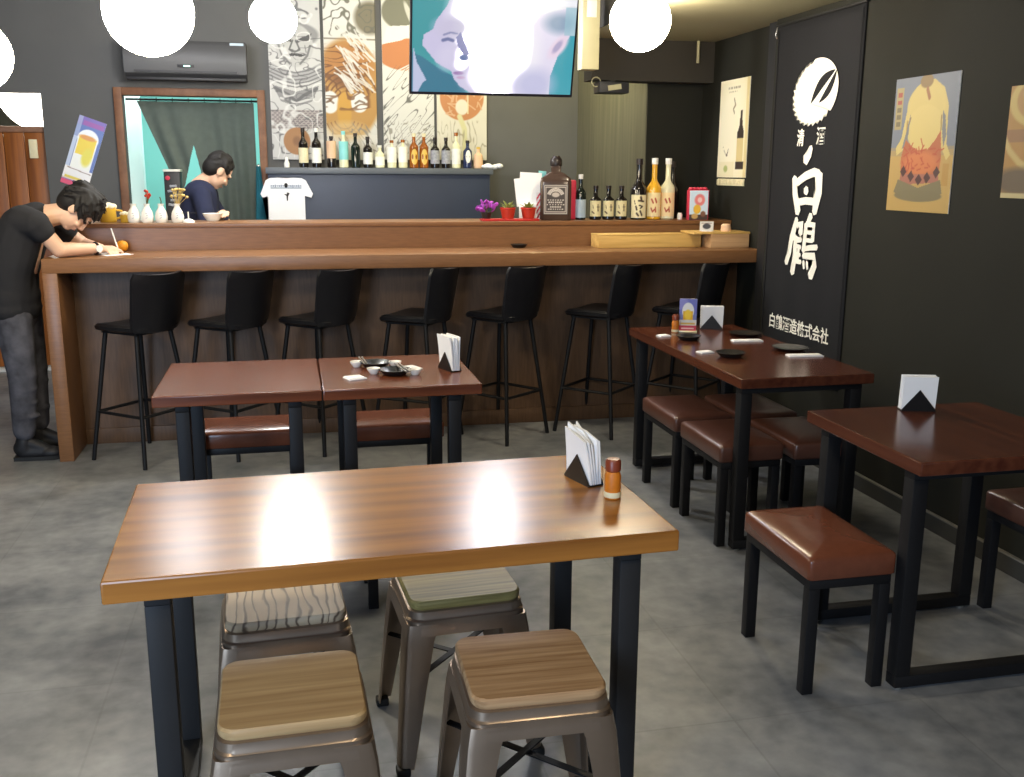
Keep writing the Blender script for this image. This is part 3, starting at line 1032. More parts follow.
t = thing('drink_card_stand', 'upright drink card showing a beer glass, standing on the banner table', 'card stand', (1.975, 4.735, 0.75), math.radians(-20))
beer_pic().build('card', 0.088, 0.165, 0.004, M['paint_gloss'], t).location = (0, 0, 0.088)
MB().bx(-0.048, 0.048, -0.03, 0.03, 0, 0.006, bev=0.002).build('stand_base', M['glass_pale'], t)


def dish(name, label, loc, r, m, cat='dish', group=None, hgt=0.022):
    o = MB().lathe([(0, 0.003), (r*0.55, 0.003), (r*0.62, 0.0), (r*0.7, 0.003), (r*0.97, hgt*0.9), (r, hgt), (r*0.94, hgt), (r*0.6, 0.008), (0, 0.006)], seg=28).build(name, m)
    o.location = loc
    return tag(o, label, cat, group)


def napkin(label, loc, rz, w_=0.13, d_=0.06):
    o = MB().bx(-w_/2, w_/2, -d_/2, d_/2, 0, 0.005, bev=0.0015).bx(-w_/2+0.004, w_/2-0.006, -d_/2+0.003, d_/2-0.006, 0.005, 0.008, bev=0.001).build('paper_napkin', M['paper'])
    o.location = loc
    o.rotation_euler = (0, 0, rz)
    return tag(o, label, 'napkin', 'folded napkins on the tables')


GD = 'dark dishes set on the tables'
dish('sauce_dish', 'dark dish in front of the drink card on the banner table', (1.885, 4.50, 0.75), 0.062, M['plate'], group=GD)
dish('sauce_dish', 'dark dish near the open front edge of the banner table', (1.895, 4.035, 0.75), 0.068, M['plate'], group=GD)
dish('plate', 'dark plate on the wall side of the banner table, under the banner', (2.215, 4.56, 0.75), 0.085, M['plate'], group=GD, hgt=0.016)
dish('plate', 'dark plate at the near wall corner of the banner table', (2.235, 4.135, 0.75), 0.085, M['plate'], group=GD, hgt=0.016)
napkin('white napkin left of the dish before the drink card', (1.802, 4.62, 0.75), 0.2, 0.06, 0.05)
napkin('white napkin left of the dish at the open edge of the banner table', (1.822, 4.150, 0.75), 0.2, 0.07, 0.05)
napkin('long white napkin in front of the farther wall-side plate', (2.150, 4.405, 0.75), math.radians(-6), 0.15, 0.05)
napkin('long white napkin at the near wall corner of the banner table', (2.228, 3.985, 0.75), math.radians(-6), 0.16, 0.055)

# on the joined tables
dish('sauce_dish', 'dark dish at the back of the joined tables, chopsticks across its left', (0.325, 4.105, 0.75), 0.066, M['plate'], group=GD)
dish('sauce_dish', 'dark dish at the front of the joined tables, chopsticks across its right', (0.388, 3.93, 0.75), 0.066, M['plate'], group=GD)
for lab, x, y in (('white sake cup left of the back dish on the joined tables', 0.247, 4.115), ('white sake cup right of the back dish on the joined tables', 0.405, 4.085),
                  ('white sake cup left of the front dish on the joined tables', 0.305, 3.955), ('white sake cup right of the front dish on the joined tables', 0.468, 3.91)):
    o = MB().lathe([(0, 0.004), (0.012, 0.004), (0.014, 0.0), (0.016, 0.003), (0.026, 0.018), (0.027, 0.024), (0.025, 0.024), (0.014, 0.008), (0, 0.006)], seg=24).build('sake_cup', M['white'])
    o.location = (x, y, 0.75)
    tag(o, lab, 'cup', 'white sake cups')
napkin('white folded napkin right of the back dish on the joined tables', (0.465, 4.03, 0.75), math.radians(-65), 0.08, 0.07)
napkin('white folded napkin at the front left of the joined right table', (0.225, 3.875, 0.75), math.radians(-70), 0.07, 0.075)
for lab, p0, p1 in (('grey chopstick on the left of the back dish, left of its pair', (0.262, 4.19, 0.776), (0.275, 4.045, 0.776)),
                    ('grey chopstick on the left of the back dish, right of its pair', (0.276, 4.19, 0.776), (0.286, 4.045, 0.776)),
                    ('grey chopstick on the right of the front dish, left of its pair', (0.398, 4.02, 0.776), (0.425, 3.84, 0.776)),
                    ('grey chopstick on the right of the front dish, right of its pair', (0.414, 4.02, 0.776), (0.441, 3.84, 0.776))):
    base = Vector(((p0[0]+p1[0])/2, (p0[1]+p1[1])/2, 0.7725))
    o = MB().tube([p0, p1], [0.004, 0.0028], seg=8).build('chopstick', M['chop'], off=base)
    o.location = base
    tag(o, lab, 'chopstick', 'chopsticks on the joined tables')

# on the counter
o = dish('ashtray', 'small dark dish alone on the middle of the counter', (1.365, 5.97, 1.095), 0.055, M['plate'])
t = thing('wooden_box', 'yellow wooden box lying along the counter under the sake bottles', 'box', (2.172, 5.93, 1.095))
MB().bx(-0.335, 0.335, -0.08, 0.08, 0, 0.075, bev=0.003).build('body', M['light_wood'], t)
MB().bx(-0.337, 0.337, -0.082, 0.082, 0.075, 0.083, bev=0.002).build('lid', M['light_wood'], t)
t = thing('wooden_box', 'beige wooden box with a loose lid at the wall end of the counter', 'box', (2.655, 5.86, 1.095))
MB().bx(-0.125, 0.128, -0.11, 0.11, 0, 0.085, bev=0.003).build('body', M['box_wood'], t)
MB().bx(-0.24, 0.132, -0.112, 0.112, 0.085, 0.098, bev=0.002).build('lid', M['light_wood'], t)
p = Pic(24, 18, (214, 214, 212))
p.ell(0.5, 0.5, 0.3, 0.28, (70, 70, 78), 1, 0.2)
p.rect(0.1, 0.9, 0.78, 0.86, (120, 90, 90))
t = thing('name_card', 'small white card leaning on the beige wooden box', 'card', (2.53, 5.83, 1.193), math.radians(-10))
p.build('card', 0.085, 0.06, 0.003, M['paint'], t).location = (0, 0, 0.031)
MB().bx(-0.03, 0.03, -0.015, 0.015, 0, 0.003).build('foot', M['paper'], t)
o = MB().lathe([(0.0, 0.0), (0.03, 0.0), (0.033, 0.01), (0.028, 0.04), (0.02, 0.045), (0, 0.045)], seg=16).build('pink_pot', M['label_peach'])
o.location = (2.66, 5.83, 1.193)
tag(o, 'little pinkish pot beside the white card on the beige box', 'pot')

# ================================================================== BOTTLES
def bottle(name, label, loc, h, r, glass, lab_m=None, cap_m=None, lab=(0.12, 0.5), neck=0.32, group=None, slim=False, rz=0.0, lab_pic=None, shoulder=0.16, oval=None):
    t = thing(name, label, 'bottle', loc, rz, group)
    zs = h*(1-neck)
    pr = [(0.0, 0.002), (r*0.85, 0.0), (r, 0.006), (r, zs-h*shoulder*0.55)]
    rn = r*0.36
    for k in range(1, 7):
        a = k/6.0
        pr.append((r+(rn-r)*(0.5-0.5*math.cos(PI*a)), zs-h*shoulder*0.55+h*shoulder*1.1*a))
    pr += [(rn, h*0.93), (rn*1.15, h*0.935), (rn*1.15, h*0.955), (rn, h*0.96)]
    pr += [(0, h*0.96)]
    MB().lathe(pr, seg=20).build('glass', glass, t)
    if cap_m:
        MB().lathe([(rn*1.22, h*0.90), (rn*1.22, h), (0, h*1.002)], seg=16).build('cap', cap_m, t)
    if lab_m is not None:
        z0, z1 = h*lab[0], h*lab[1]
        if oval:
            mb = MB()
            n = 24
            ring = []
            for k in range(n):
                a = 2*PI*k/n
                th = -PI/2+oval*math.cos(a)
                ring.append(((r+0.0012)*math.cos(th), (r+0.0012)*math.sin(th), (z0+z1)/2+(z1-z0)/2*math.sin(a)))
            vs = [mb.bm.verts.new(q) for q in ring]
            ctr = mb.bm.verts.new((0, -(r+0.0016), (z0+z1)/2))
            for k in range(n):
                mb.bm.faces.new((vs[k], vs[(k+1) % n], ctr))
            mb.build('label', lab_m, t)
        elif lab_pic is not None:
            rr = r+0.0012
            wl = 2.1*rr
            lab_pic.build('label', wl, z1-z0, 0.0, M['paint'], t, curve=lambda q: (rr*math.sin(q[0]/rr)*(1.0 if q[1] <= -0.0001 or True else 1), -rr*math.cos(q[0]/rr)+q[1], q[2]+(z0+z1)/2))
        else:
            mb = MB()
            mb.lathe([(r+0.0002, z0), (r+0.0012, z0), (r+0.0012, z1), (r+0.0002, z1)], seg=24)
            mb.build('label', lab_m, t)
    return t


GB = 'bottles on the back bar cabinet'
ZB = 1.572
yb = 8.09
BK = [(0.125, 0.30, 'glass_dark', 'label_cream', 'cap_dark', 'leftmost back-bar bottle, dark with a cream label', {}),
      (0.225, 0.30, 'glass_dark', 'label_white', 'cap_white', 'dark back-bar bottle with white label and white cap, second from left', {}),
      (0.340, 0.24, 'glass_dark', 'label_peach', 'cap_dark', 'back-bar bottle with a peach label, third from left', {'lab': (0.3, 0.85)}),
      (0.434, 0.28, 'glass_pale', 'label_aqua', 'label_aqua', 'back-bar bottle with an aqua label', {'lab': (0.22, 0.72)}),
      (0.527, 0.265, 'glass_green', None, 'cap_dark', 'dark back-bar bottle without a label, right of the aqua one', {}),
      (0.622, 0.24, 'glass_dark', 'label_white', 'cap_dark', 'dark back-bar bottle with white label, right of the unlabelled one', {}),
      (0.716, 0.175, 'glass_pale', 'label_white', 'cap_white', 'short clear back-bar bottle in the gap between two prints', {}),
      (0.811, 0.215, 'glass_pale', 'label_white', 'glass_amber', 'white-labelled back-bar bottle just right of the short clear one', {'lab': (0.2, 0.75)}),
      (0.899, 0.22, 'glass_pale', 'label_white', 'glass_amber', 'white-labelled back-bar bottle just left of the two gold ovals', {'lab': (0.2, 0.75)}),
      (0.987, 0.27, 'glass_amber', 'label_gold', 'label_cream', 'amber back-bar bottle with gold oval, left of two', {'lab': (0.1, 0.55), 'oval': 0.75}),
      (1.067, 0.27, 'glass_amber', 'label_gold', 'label_cream', 'amber back-bar bottle with gold oval, right of two', {'lab': (0.1, 0.55), 'oval': 0.75}),
      (1.156, 0.24, 'glass_dark', 'label_grey', 'cap_dark', 'dark back-bar bottle with grey label right beside the amber pair', {'lab': (0.15, 0.58)}),
      (1.245, 0.24, 'glass_dark', 'label_grey', 'cap_dark', 'dark back-bar bottle with grey label left of the all-white label', {'lab': (0.15, 0.58)}),
      (1.327, 0.28, 'glass_pale', 'label_white', 'glass_amber', 'tall pale back-bar bottle with plain white label, left of the blue one', {'lab': (0.12, 0.55)}),
      (1.420, 0.22, 'glass_blue', 'label_white', 'cap_dark', 'deep blue back-bar bottle with a white diamond label', {'lab': (0.2, 0.65), 'oval': 0.6}),
      (1.508, 0.17, 'label_peach', 'label_peach', 'label_gold', 'short pink-peach bottle at the right end of the back bar', {'lab': (0.1, 0.5)})]
for x, h, g, l, c, lab, kw in BK:
    bottle('liquor_bottle', lab, (x, yb, ZB), h, 0.036, M[g], M[l] if l else None, M[c] if c else None, group=GB, **kw)
mb = MB()
for k in range(6):
    mb.ell((0.022*k-0.08, 0.012*math.sin(k*2), 0.016+0.006*math.sin(k*1.7)), (0.035, 0.03, 0.016+0.004*(k % 2)), u=12, v=8)
o = mb.build('folded_towel', M['tee'])
o.location = (1.64, 8.05, ZB)
tag(o, 'crumpled white cloth at the right end of the back bar', 'cloth')
o = MB().lathe([(0.0, 0), (0.02, 0), (0.022, 0.03), (0.012, 0.055), (0.012, 0.075), (0, 0.08)], seg=14).build('shaker', M['white'])
o.location = (-0.005, 8.05, ZB)
tag(o, 'tiny white shaker alone at the left end of the back bar', 'shaker')


def calli(bg, strokes, ink=(60, 44, 36), n=(30, 40)):
    p = Pic(n[0], n[1], bg)
    for pts, wd in strokes:
        p.line(pts, wd, ink, 1.0, 1.2)
    return p


ZL = 1.25
GS = 'bottles on the raised ledge of the counter'
yl = 6.22
small_l = lambda: calli((214, 204, 160), [([(0.7, 0.75), (0.72, 0.35)], 0.04), ([(0.62, 0.6), (0.82, 0.6)], 0.03), ([(0.25, 0.3), (0.4, 0.2)], 0.05), ([(0.3, 0.7), (0.35, 0.5)], 0.025)])
for x, lab in ((1.926, 'small dark bottle with cream label on the ledge, left of three'), (2.013, 'small dark bottle with cream label on the ledge, middle of three'),
               (2.100, 'small dark bottle with cream label on the ledge, right of three')):
    bottle('sake_bottle', lab, (x, yl, ZL), 0.215, 0.039, M['glass_dark'], M['label_cream'], M['cap_dark'], lab=(0.1, 0.56), neck=0.36, group=GS, rz=math.radians(-17), lab_pic=small_l(), shoulder=0.13)
big = calli((222, 212, 172), [([(0.62, 0.9), (0.66, 0.78)], 0.06), ([(0.5, 0.75), (0.78, 0.72)], 0.05), ([(0.55, 0.55), (0.72, 0.5), (0.6, 0.42)], 0.04), ([(0.35, 0.5), (0.4, 0.36)], 0.05), ([(0.6, 0.3), (0.7, 0.12)], 0.05), ([(0.4, 0.2), (0.5, 0.1)], 0.05), ([(0.25, 0.75), (0.3, 0.6)], 0.025)])
bottle('sake_bottle', 'tall dark sake bottle with big cream calligraphy label on the ledge', (2.214, yl-0.01, ZL), 0.385, 0.053, M['glass_dark'], M['label_cream'], M['cap_dark'], lab=(0.03, 0.41), neck=0.42, group=GS, rz=math.radians(-18), lab_pic=big)
yel = lambda: calli((236, 216, 166), [([(0.35, 0.72), (0.45, 0.58)], 0.05), ([(0.58, 0.75), (0.66, 0.6)], 0.05), ([(0.32, 0.35), (0.42, 0.2), (0.55, 0.3)], 0.04), ([(0.6, 0.38), (0.62, 0.2)], 0.04)], (170, 70, 50))
bottle('sake_bottle', 'tall bottle of bright yellow liqueur on the ledge', (2.322, yl, ZL), 0.39, 0.0475, M['glass_yellow'], M['label_cream'], M['cap_white'], lab=(0.05, 0.44), neck=0.42, group=GS, rz=math.radians(-18), lab_pic=yel())
bottle('sake_bottle', 'tall pale clear liqueur bottle right of the yellow one', (2.424, yl+0.02, ZL), 0.39, 0.0475, M['glass_pale'], M['label_cream'], M['cap_white'], lab=(0.05, 0.44), neck=0.42, group=GS, rz=math.radians(-18), lab_pic=yel())
bottle('sake_bottle', 'tall dark bottle half hidden behind the pale liqueur bottle', (2.495, yl+0.12, ZL), 0.37, 0.046, M['glass_dark'], None, M['cap_dark'], neck=0.42, group=GS)
bottle('sake_bottle', 'dark bottle with silver label and white cap, left of the small trio', (1.826, yl, ZL), 0.285, 0.034, M['glass_green'], M['label_silver'], M['cap_white'], lab=(0.05, 0.45), neck=0.34, group=GS)
o = MB().lathe([(0, 0), (0.016, 0), (0.017, 0.03), (0.012, 0.042), (0, 0.043)], seg=14).build('salt_shaker', M['white'])
o.location = (2.495, 6.19, ZL)
tag(o, 'small white shaker between the pale liqueur bottle and the gift box', 'shaker')

# square-shouldered whiskey bottle
t = thing('whiskey_bottle', 'large square whiskey bottle with ornate black label among the ledge clutter', 'bottle', (1.650, 6.18, ZL), math.radians(-15))


def rq(a, b, z, r=0.02):
    pts = rsq(1.0, 0.25, z)
    return [Vector((q.x*a, q.y*b, z)) for q in pts]


MB().loft([rq(0.090, 0.050, 0.0), rq(0.098, 0.056, 0.008), rq(0.098, 0.056, 0.235), rq(0.092, 0.052, 0.262), rq(0.055, 0.038, 0.290), rq(0.032, 0.032, 0.300), rq(0.030, 0.030, 0.335)]).build('glass', mat('brown_whiskey', S(72, 56, 48), 0.15, var=0.2), t)
MB().lathe([(0.036, 0.335), (0.038, 0.34), (0.038, 0.375), (0.030, 0.385), (0.022, 0.398), (0, 0.40)], seg=20).build('cap', M['cap_dark'], t)
p = Pic(46, 60, (58, 50, 46))
for r_ in ((0.04, 0.96, 0.03, 0.97), (0.10, 0.90, 0.09, 0.91)):
    for a in ([(r_[0], r_[2]), (r_[1], r_[2])], [(r_[1], r_[2]), (r_[1], r_[3])], [(r_[1], r_[3]), (r_[0], r_[3])], [(r_[0], r_[3]), (r_[0], r_[2])]):
        p.line(a, 0.012, (196, 186, 176))
p.arcs(0.5, 0.60, 3, 0.24, 0.34, 0.35, 2.8, 0.018, (205, 196, 186), 1.25)
p.ell(0.5, 0.66, 0.16, 0.08, (190, 180, 170), 0.9, 0.3)
for k, wd in enumerate((0.6, 0.5, 0.66, 0.4, 0.55)):
    y_ = 0.48-0.075*k
    for q in range(7):
        x_ = 0.5-wd/2+wd*q/6
        p.rect(x_-0.03, x_+0.025, y_-0.022, y_+0.022, (206, 198, 188), 0.85)
p.build('label', 0.155, 0.185, 0.002, M['paint'], t).location = (0, -0.056, 0.13)
# things around it
t = thing('menu_rack', 'red and white striped holder stuffed with white papers behind the whiskey bottle', 'menu holder', (1.550, 6.33, ZL), math.radians(-12))
p = Pic(30, 40, (232, 226, 226))
for k in range(8):
    p.poly([(k*0.25-0.8, 0), (k*0.25-0.68, 0), (k*0.25+0.32, 1), (k*0.25+0.2, 1)], (198, 60, 80))
p.build('striped_front', 0.10, 0.17, 0.01, M['paint'], t).location = (0.06, -0.03, 0.085)
MB().bx(-0.10, 0.11, -0.03, 0.03, 0, 0.10, bev=0.003).build('rack', M['paper'], t)
MB().box((-0.03, 0.0, 0.19), (0.14, 0.004, 0.21), rot=(0.1, 0.05, 0)).build('sheet', M['paper'], t)
MB().box((-0.085, 0.012, 0.17), (0.08, 0.004, 0.18), rot=(0.1, -0.12, 0)).build('sheet', M['paper'], t)
MB().box((0.045, 0.018, 0.26), (0.05, 0.004, 0.09), rot=(0.1, 0.1, 0)).build('sheet', M['label_aqua'], t, label='aqua card')
o = MB().box((0, 0, 0.125), (0.065, 0.05, 0.25), bev=0.012, seg=3).build('snack_packet', M['pink'])
o.location = (1.765, 6.24, ZL)
tag(o, 'pink-red upright packet right of the whiskey bottle', 'packet')
# red tray with pots and orchid
o = MB().bx(-0.18, 0.18, -0.055, 0.055, 0, 0.014, bev=0.004).build('plant_tray', M['red'])
o.location = (1.34, 6.13, ZL)
tag(o, 'flat red tray under the flower pots', 'tray')


def pot_plant(label, loc, leaves):
    t = thing('potted_plant', label, 'plant', loc, 0, 'red potted plants')
    MB().lathe([(0, 0), (0.036, 0), (0.047, 0.056), (0.05, 0.058), (0.05, 0.068), (0.044, 0.068), (0.042, 0.05), (0, 0.05)], seg=20).build('pot', M['pot_red'], t)
    rnd = random.Random(len(label))
    mb = MB()
    for k in range(leaves):
        a = rnd.random()*2*PI
        L = 0.045+0.03*rnd.random()
        e = 0.5+0.7*rnd.random()
        d = Vector((math.cos(a)*math.cos(e), math.sin(a)*math.cos(e), math.sin(e)))
        s = d.cross(Vector((0, 0, 1))).normalized()
        b = Vector((0, 0, 0.052))
        q = [b, b+d*L*0.5+s*0.012, b+d*L-Vector((0, 0, 0.008)), b+d*L*0.5-s*0.012]
        up_ = Vector((0, 0, 0.002))
        mb.loft([[v for v in q], [v+up_ for v in q]])
    mb.build('leaves', M['leaf'], t, smooth=False)
    return t


pot_plant('small plant in a red pot next to the purple flowers', (1.330, 6.13, ZL+0.014), 18)
pot_plant('small plant in a red pot just left of the menu holder', (1.462, 6.13, ZL+0.014), 20)
t = thing('flower_pot', 'purple flowers in a small pot at the left end of the ledge clutter', 'flowers', (1.205, 6.14, ZL+0.014))
t.location = (1.195, 6.14, ZL+0.014)
MB().lathe([(0, 0), (0.026, 0), (0.034, 0.04), (0, 0.036)], seg=16).build('pot', M['cap_dark'], t)
mb = MB()
rnd = random.Random(5)
for k in range(26):
    a = rnd.random()*2*PI
    e = rnd.random()*1.3
    R_ = 0.03+0.045*rnd.random()
    c = Vector((math.cos(a)*math.cos(e)*R_*1.1, math.sin(a)*math.cos(e)*R_, 0.045+math.sin(e)*R_))
    rot = Euler((rnd.random()*3, rnd.random()*3, rnd.random()*3)).to_matrix()
    mb.ell(c, (0.019, 0.012, 0.004), rot, u=10, v=6)
mb.build('petals', M['purple'], t)
mb = MB()
for k in range(5):
    mb.tube([(0, 0, 0.03), (0.02*math.cos(k*1.3), 0.02*math.sin(k*1.3), 0.085)], 0.002, seg=5)
mb.build('stems', M['stem'], t)
# gift box
t = thing('gift_box', 'pale blue pictured box with red top near the wall end of the ledge', 'box', (2.590, 6.13, ZL), math.radians(-14))
p = Pic(36, 48, (196, 216, 232))
p.ell(0.55, 0.68, 0.28, 0.2, (214, 120, 120), 1, 0.25)
p.ell(0.55, 0.68, 0.12, 0.09, (226, 190, 190), 1, 0.3)
p.ell(0.42, 0.36, 0.2, 0.16, (214, 168, 50), 1, 0.2)
p.rect(0, 1, 0, 0.18, (70, 52, 46))
p.ell(0.3, 0.12, 0.18, 0.09, (188, 150, 90), 1, 0.3)
p.ell(0.75, 0.2, 0.14, 0.1, (120, 80, 60), 1, 0.3)
MB().bx(-0.064, 0.064, -0.05, 0.05, 0, 0.19, bev=0.003).build('body', M['pink'], t)
p.build('front_picture', 0.118, 0.185, 0.002, M['paint_gloss'], t).location = (0, -0.050, 0.0945)
mb = MB()
for k in range(5):
    mb.ell((-0.045+0.022*k, 0, 0.197), (0.018, 0.03, 0.012), u=10, v=6)
mb.build('red_bow', M['pink'], t)

# left end of the ledge: beer ornaments, sake flasks, dish, orange
def mug(label, loc, s):
    t = thing('beer_mug_ornament', label, 'ornament', loc, 0, 'yellow beer mug ornaments')
    MB().lathe([(0, 0), (0.044*s, 0), (0.046*s, 0.004*s), (0.046*s, 0.085*s), (0, 0.085*s)], seg=20).build('mug', M['beer'], t)
    mb = MB()
    for k in range(7):
        a = 2*PI*k/7
        mb.ell((0.03*s*math.cos(a), 0.03*s*math.sin(a), 0.09*s), (0.022*s, 0.022*s, 0.018*s), u=12, v=8)
    mb.ell((0, 0, 0.095*s), (0.035*s, 0.035*s, 0.02*s), u=12, v=8)
    mb.build('foam', M['foam'], t)
    MB().tube([(0.045*s, 0, 0.07*s), (0.075*s, 0, 0.065*s), (0.078*s, 0, 0.03*s), (0.045*s, 0, 0.02*s)], 0.007*s, seg=8).build('handle', M['beer'], t)
    return t


mug('larger yellow beer mug ornament on the ledge by the leaning man', (-1.035, 6.24, ZL), 1.0)
mug('smaller yellow beer mug ornament on the ledge, left of the white flasks', (-0.938, 6.20, ZL), 0.55)


def flask(label, loc):
    t = thing('sake_flask', label, 'flask', loc, 0, 'white sake flasks on the ledge')
    MB().lathe([(0, 0), (0.028, 0), (0.034, 0.01), (0.036, 0.035), (0.030, 0.062), (0.017, 0.085), (0.014, 0.097), (0.019, 0.108), (0.016, 0.108), (0.012, 0.097), (0, 0.09)], seg=22).build('body', M['white'], t)
    mb = MB()
    for k in range(3):
        z = 0.028+0.013*k
        mb.box((0.003*(k % 2), -0.0358, z), (0.012-0.002*(k % 2), 0.002, 0.003), rot=(0, 0.3*(k-1), 0))
    mb.build('mark', M['blue_ink'], t, label='grey-blue brush mark')
    return t


fk = flask('leftmost white sake flask, empty, on the ledge', (-0.882, 6.16, ZL))
f2 = dup(fk, (-0.808, 6.16, ZL), 0, 'white sake flask holding red flowers, second from left')
f3 = dup(fk, (-0.730, 6.16, ZL), 0, 'white sake flask holding a single dark twig, third from left')
f4 = dup(fk, (-0.640, 6.16, ZL), 0, 'white sake flask holding dry straw flowers, rightmost')


def sprig(name, label, loc, n, m1, m2, spread, seed):
    t = thing(name, label, 'flowers', loc)
    rnd = random.Random(seed)
    mb, mh = MB(), MB()
    for k in range(n):
        a = rnd.random()*2*PI
        q = Vector((math.cos(a)*spread*rnd.random()+spread*0.4, math.sin(a)*spread*rnd.random(), 0.05+0.05*rnd.random()))
        mb.tube([(0, 0, 0), q*0.6, q], 0.0014, seg=5)
        mh.ell(q, (0.009, 0.009, 0.008), u=8, v=6)
    mb.build('stems', m1, t)
    mh.build('heads', m2, t)
    return t


sprig('dried_flowers', 'little red flowers standing in the second sake flask', (-0.808, 6.16, ZL+0.092), 9, M['stem'], M['pot_red'], 0.02, 1)
sprig('dried_flowers', 'straw-coloured dried flowers standing in the rightmost sake flask', (-0.640, 6.16, ZL+0.092), 16, M['dry'], M['dry'], 0.045, 2)
o = MB().tube([(0, 0, 0), (0.004, 0, 0.03), (-0.002, 0, 0.055)], 0.003, seg=6).build('twig', M['stem'])
o.location = (-0.730, 6.16, ZL+0.092)
tag(o, 'single dark twig standing in the third sake flask', 'twig')
t = thing('tea_strainer', 'small white dome with an upright stick on the ledge right of the flasks', 'ornament', (-0.578, 6.14, ZL))
MB().lathe([(0.034, 0), (0.034, 0.004), (0.026, 0.016), (0.012, 0.022), (0, 0.023)], seg=20).build('dome', M['white'], t)
MB().tube([(0, 0, 0.022), (0, 0, 0.062)], 0.004, seg=8).build('stick', M['white'], t)
MB().tube([(-0.055, 0, 0.055), (0.05, 0, 0.055)], 0.002, seg=6).build('wire', M['cord'], t)
o = MB().ell((0, 0, 0.032), (0.033, 0.033, 0.032)).build('orange', M['orange'])
o.location = (-0.935, 6.01, 1.095)
tag(o, 'round orange on the counter beyond the writing hand', 'orange')
o = MB().lathe([(0, 0.006), (0.03, 0.006), (0.034, 0), (0.038, 0.006), (0.058, 0.04), (0.060, 0.045), (0.056, 0.045), (0.034, 0.012), (0, 0.01)], seg=26).build('bowl', M['white'])
o.location = (-0.455, 6.33, ZL)
tag(o, 'white bowl on the ledge under the cook\'s hand', 'bowl')

# ================================================================== ON THE BACK WALL
# air conditioner
t = thing('air_conditioner', 'grey wall air conditioner over the kitchen doorway', 'air conditioner', (-0.712, YB, 2.21))
MB().loft([[Vector((x, y, z)) for (y, z) in ((0, 0.03), (-0.10, 0.0), (-0.19, 0.045), (-0.205, 0.12), (-0.205, 0.25), (-0.18, 0.28), (0, 0.28))] for x in (-0.44, 0.44)]).build('casing', M['ac'], t)
MB().box((0.0, -0.2, 0.058), (0.74, 0.018, 0.014)).build('air_slot', M['ac_dark'], t)
MB().bx(-0.43, 0.43, -0.17, -0.06, -0.002, 0.02, bev=0.004).build('louver', M['ac_dark'], t)
MB().box((0.0, -0.207, 0.098), (0.12, 0.006, 0.02), bev=0.002).build('display', M['ac_dark'], t)
MB().box((0.008, -0.211, 0.098), (0.045, 0.003, 0.009)).build('display_light', M['led'], t)
MB().box((0.375, -0.206, 0.262), (0.10, 0.004, 0.018)).build('sticker', M['label_silver'], t)


# prints (generic tattoo-style ink pictures)
def noise_lines(p, n, seed, col, asp, x0=0, x1=1, y0=0, y1=1, L=0.12, wd=0.008, ang=None, a=0.8):
    r = random.Random(seed)
    for k in range(n):
        x, y = x0+(x1-x0)*r.random(), y0+(y1-y0)*r.random()
        th = (ang if ang is not None else r.random()*PI)+0.5*(r.random()-0.5)
        l = L*(0.5+r.random())
        c = 0.3*(r.random()-0.5)
        p.line([(x, y), (x+l*0.5*math.cos(th), y+l*0.5*math.sin(th)/asp), (x+l*math.cos(th+c), y+l*math.sin(th+c)/asp)], wd, col, a, asp)


def vnoise(u, v, seed):
    r_ = np.random.RandomState(seed)
    g = r_.rand(64, 64)
    iu, iv = np.floor(u).astype(int), np.floor(v).astype(int)
    fu, fv = u-iu, v-iv
    fu, fv = fu*fu*(3-2*fu), fv*fv*(3-2*fv)
    g4 = [g[(iv+b) % 64, (iu+a) % 64] for b in (0, 1) for a in (0, 1)]
    return (g4[0]*(1-fu)+g4[1]*fu)*(1-fv)+(g4[2]*(1-fu)+g4[3]*fu)*fv


def ink(p, seed, col, sc=5.0, freq=9.0, wd=0.30, a=0.8, x0=0, x1=1, y0=0, y1=1, stretch=1.0, ang=0.0, aspv=3.1):
    x, y = p.u*sc, p.v*sc*aspv
    if ang:
        x, y = x*math.cos(ang)+y*math.sin(ang), -x*math.sin(ang)+y*math.cos(ang)
    n_ = vnoise(x*stretch+seed, y/stretch, seed)+0.35*vnoise(x*2.3*stretch, y*2.3/stretch, seed+1)
    m_ = np.clip((wd-np.abs(np.sin(n_*freq)))/0.2, 0, 1)
    w_ = np.clip(np.minimum.reduce([(p.u-x0)/0.06, (x1-p.u)/0.06, (p.v-y0)/0.02, (y1-p.v)/0.02]), 0, 1)
    return p.put(m_*w_, col, a)


PW, PH = 0.40, 1.235
asp = PH/PW


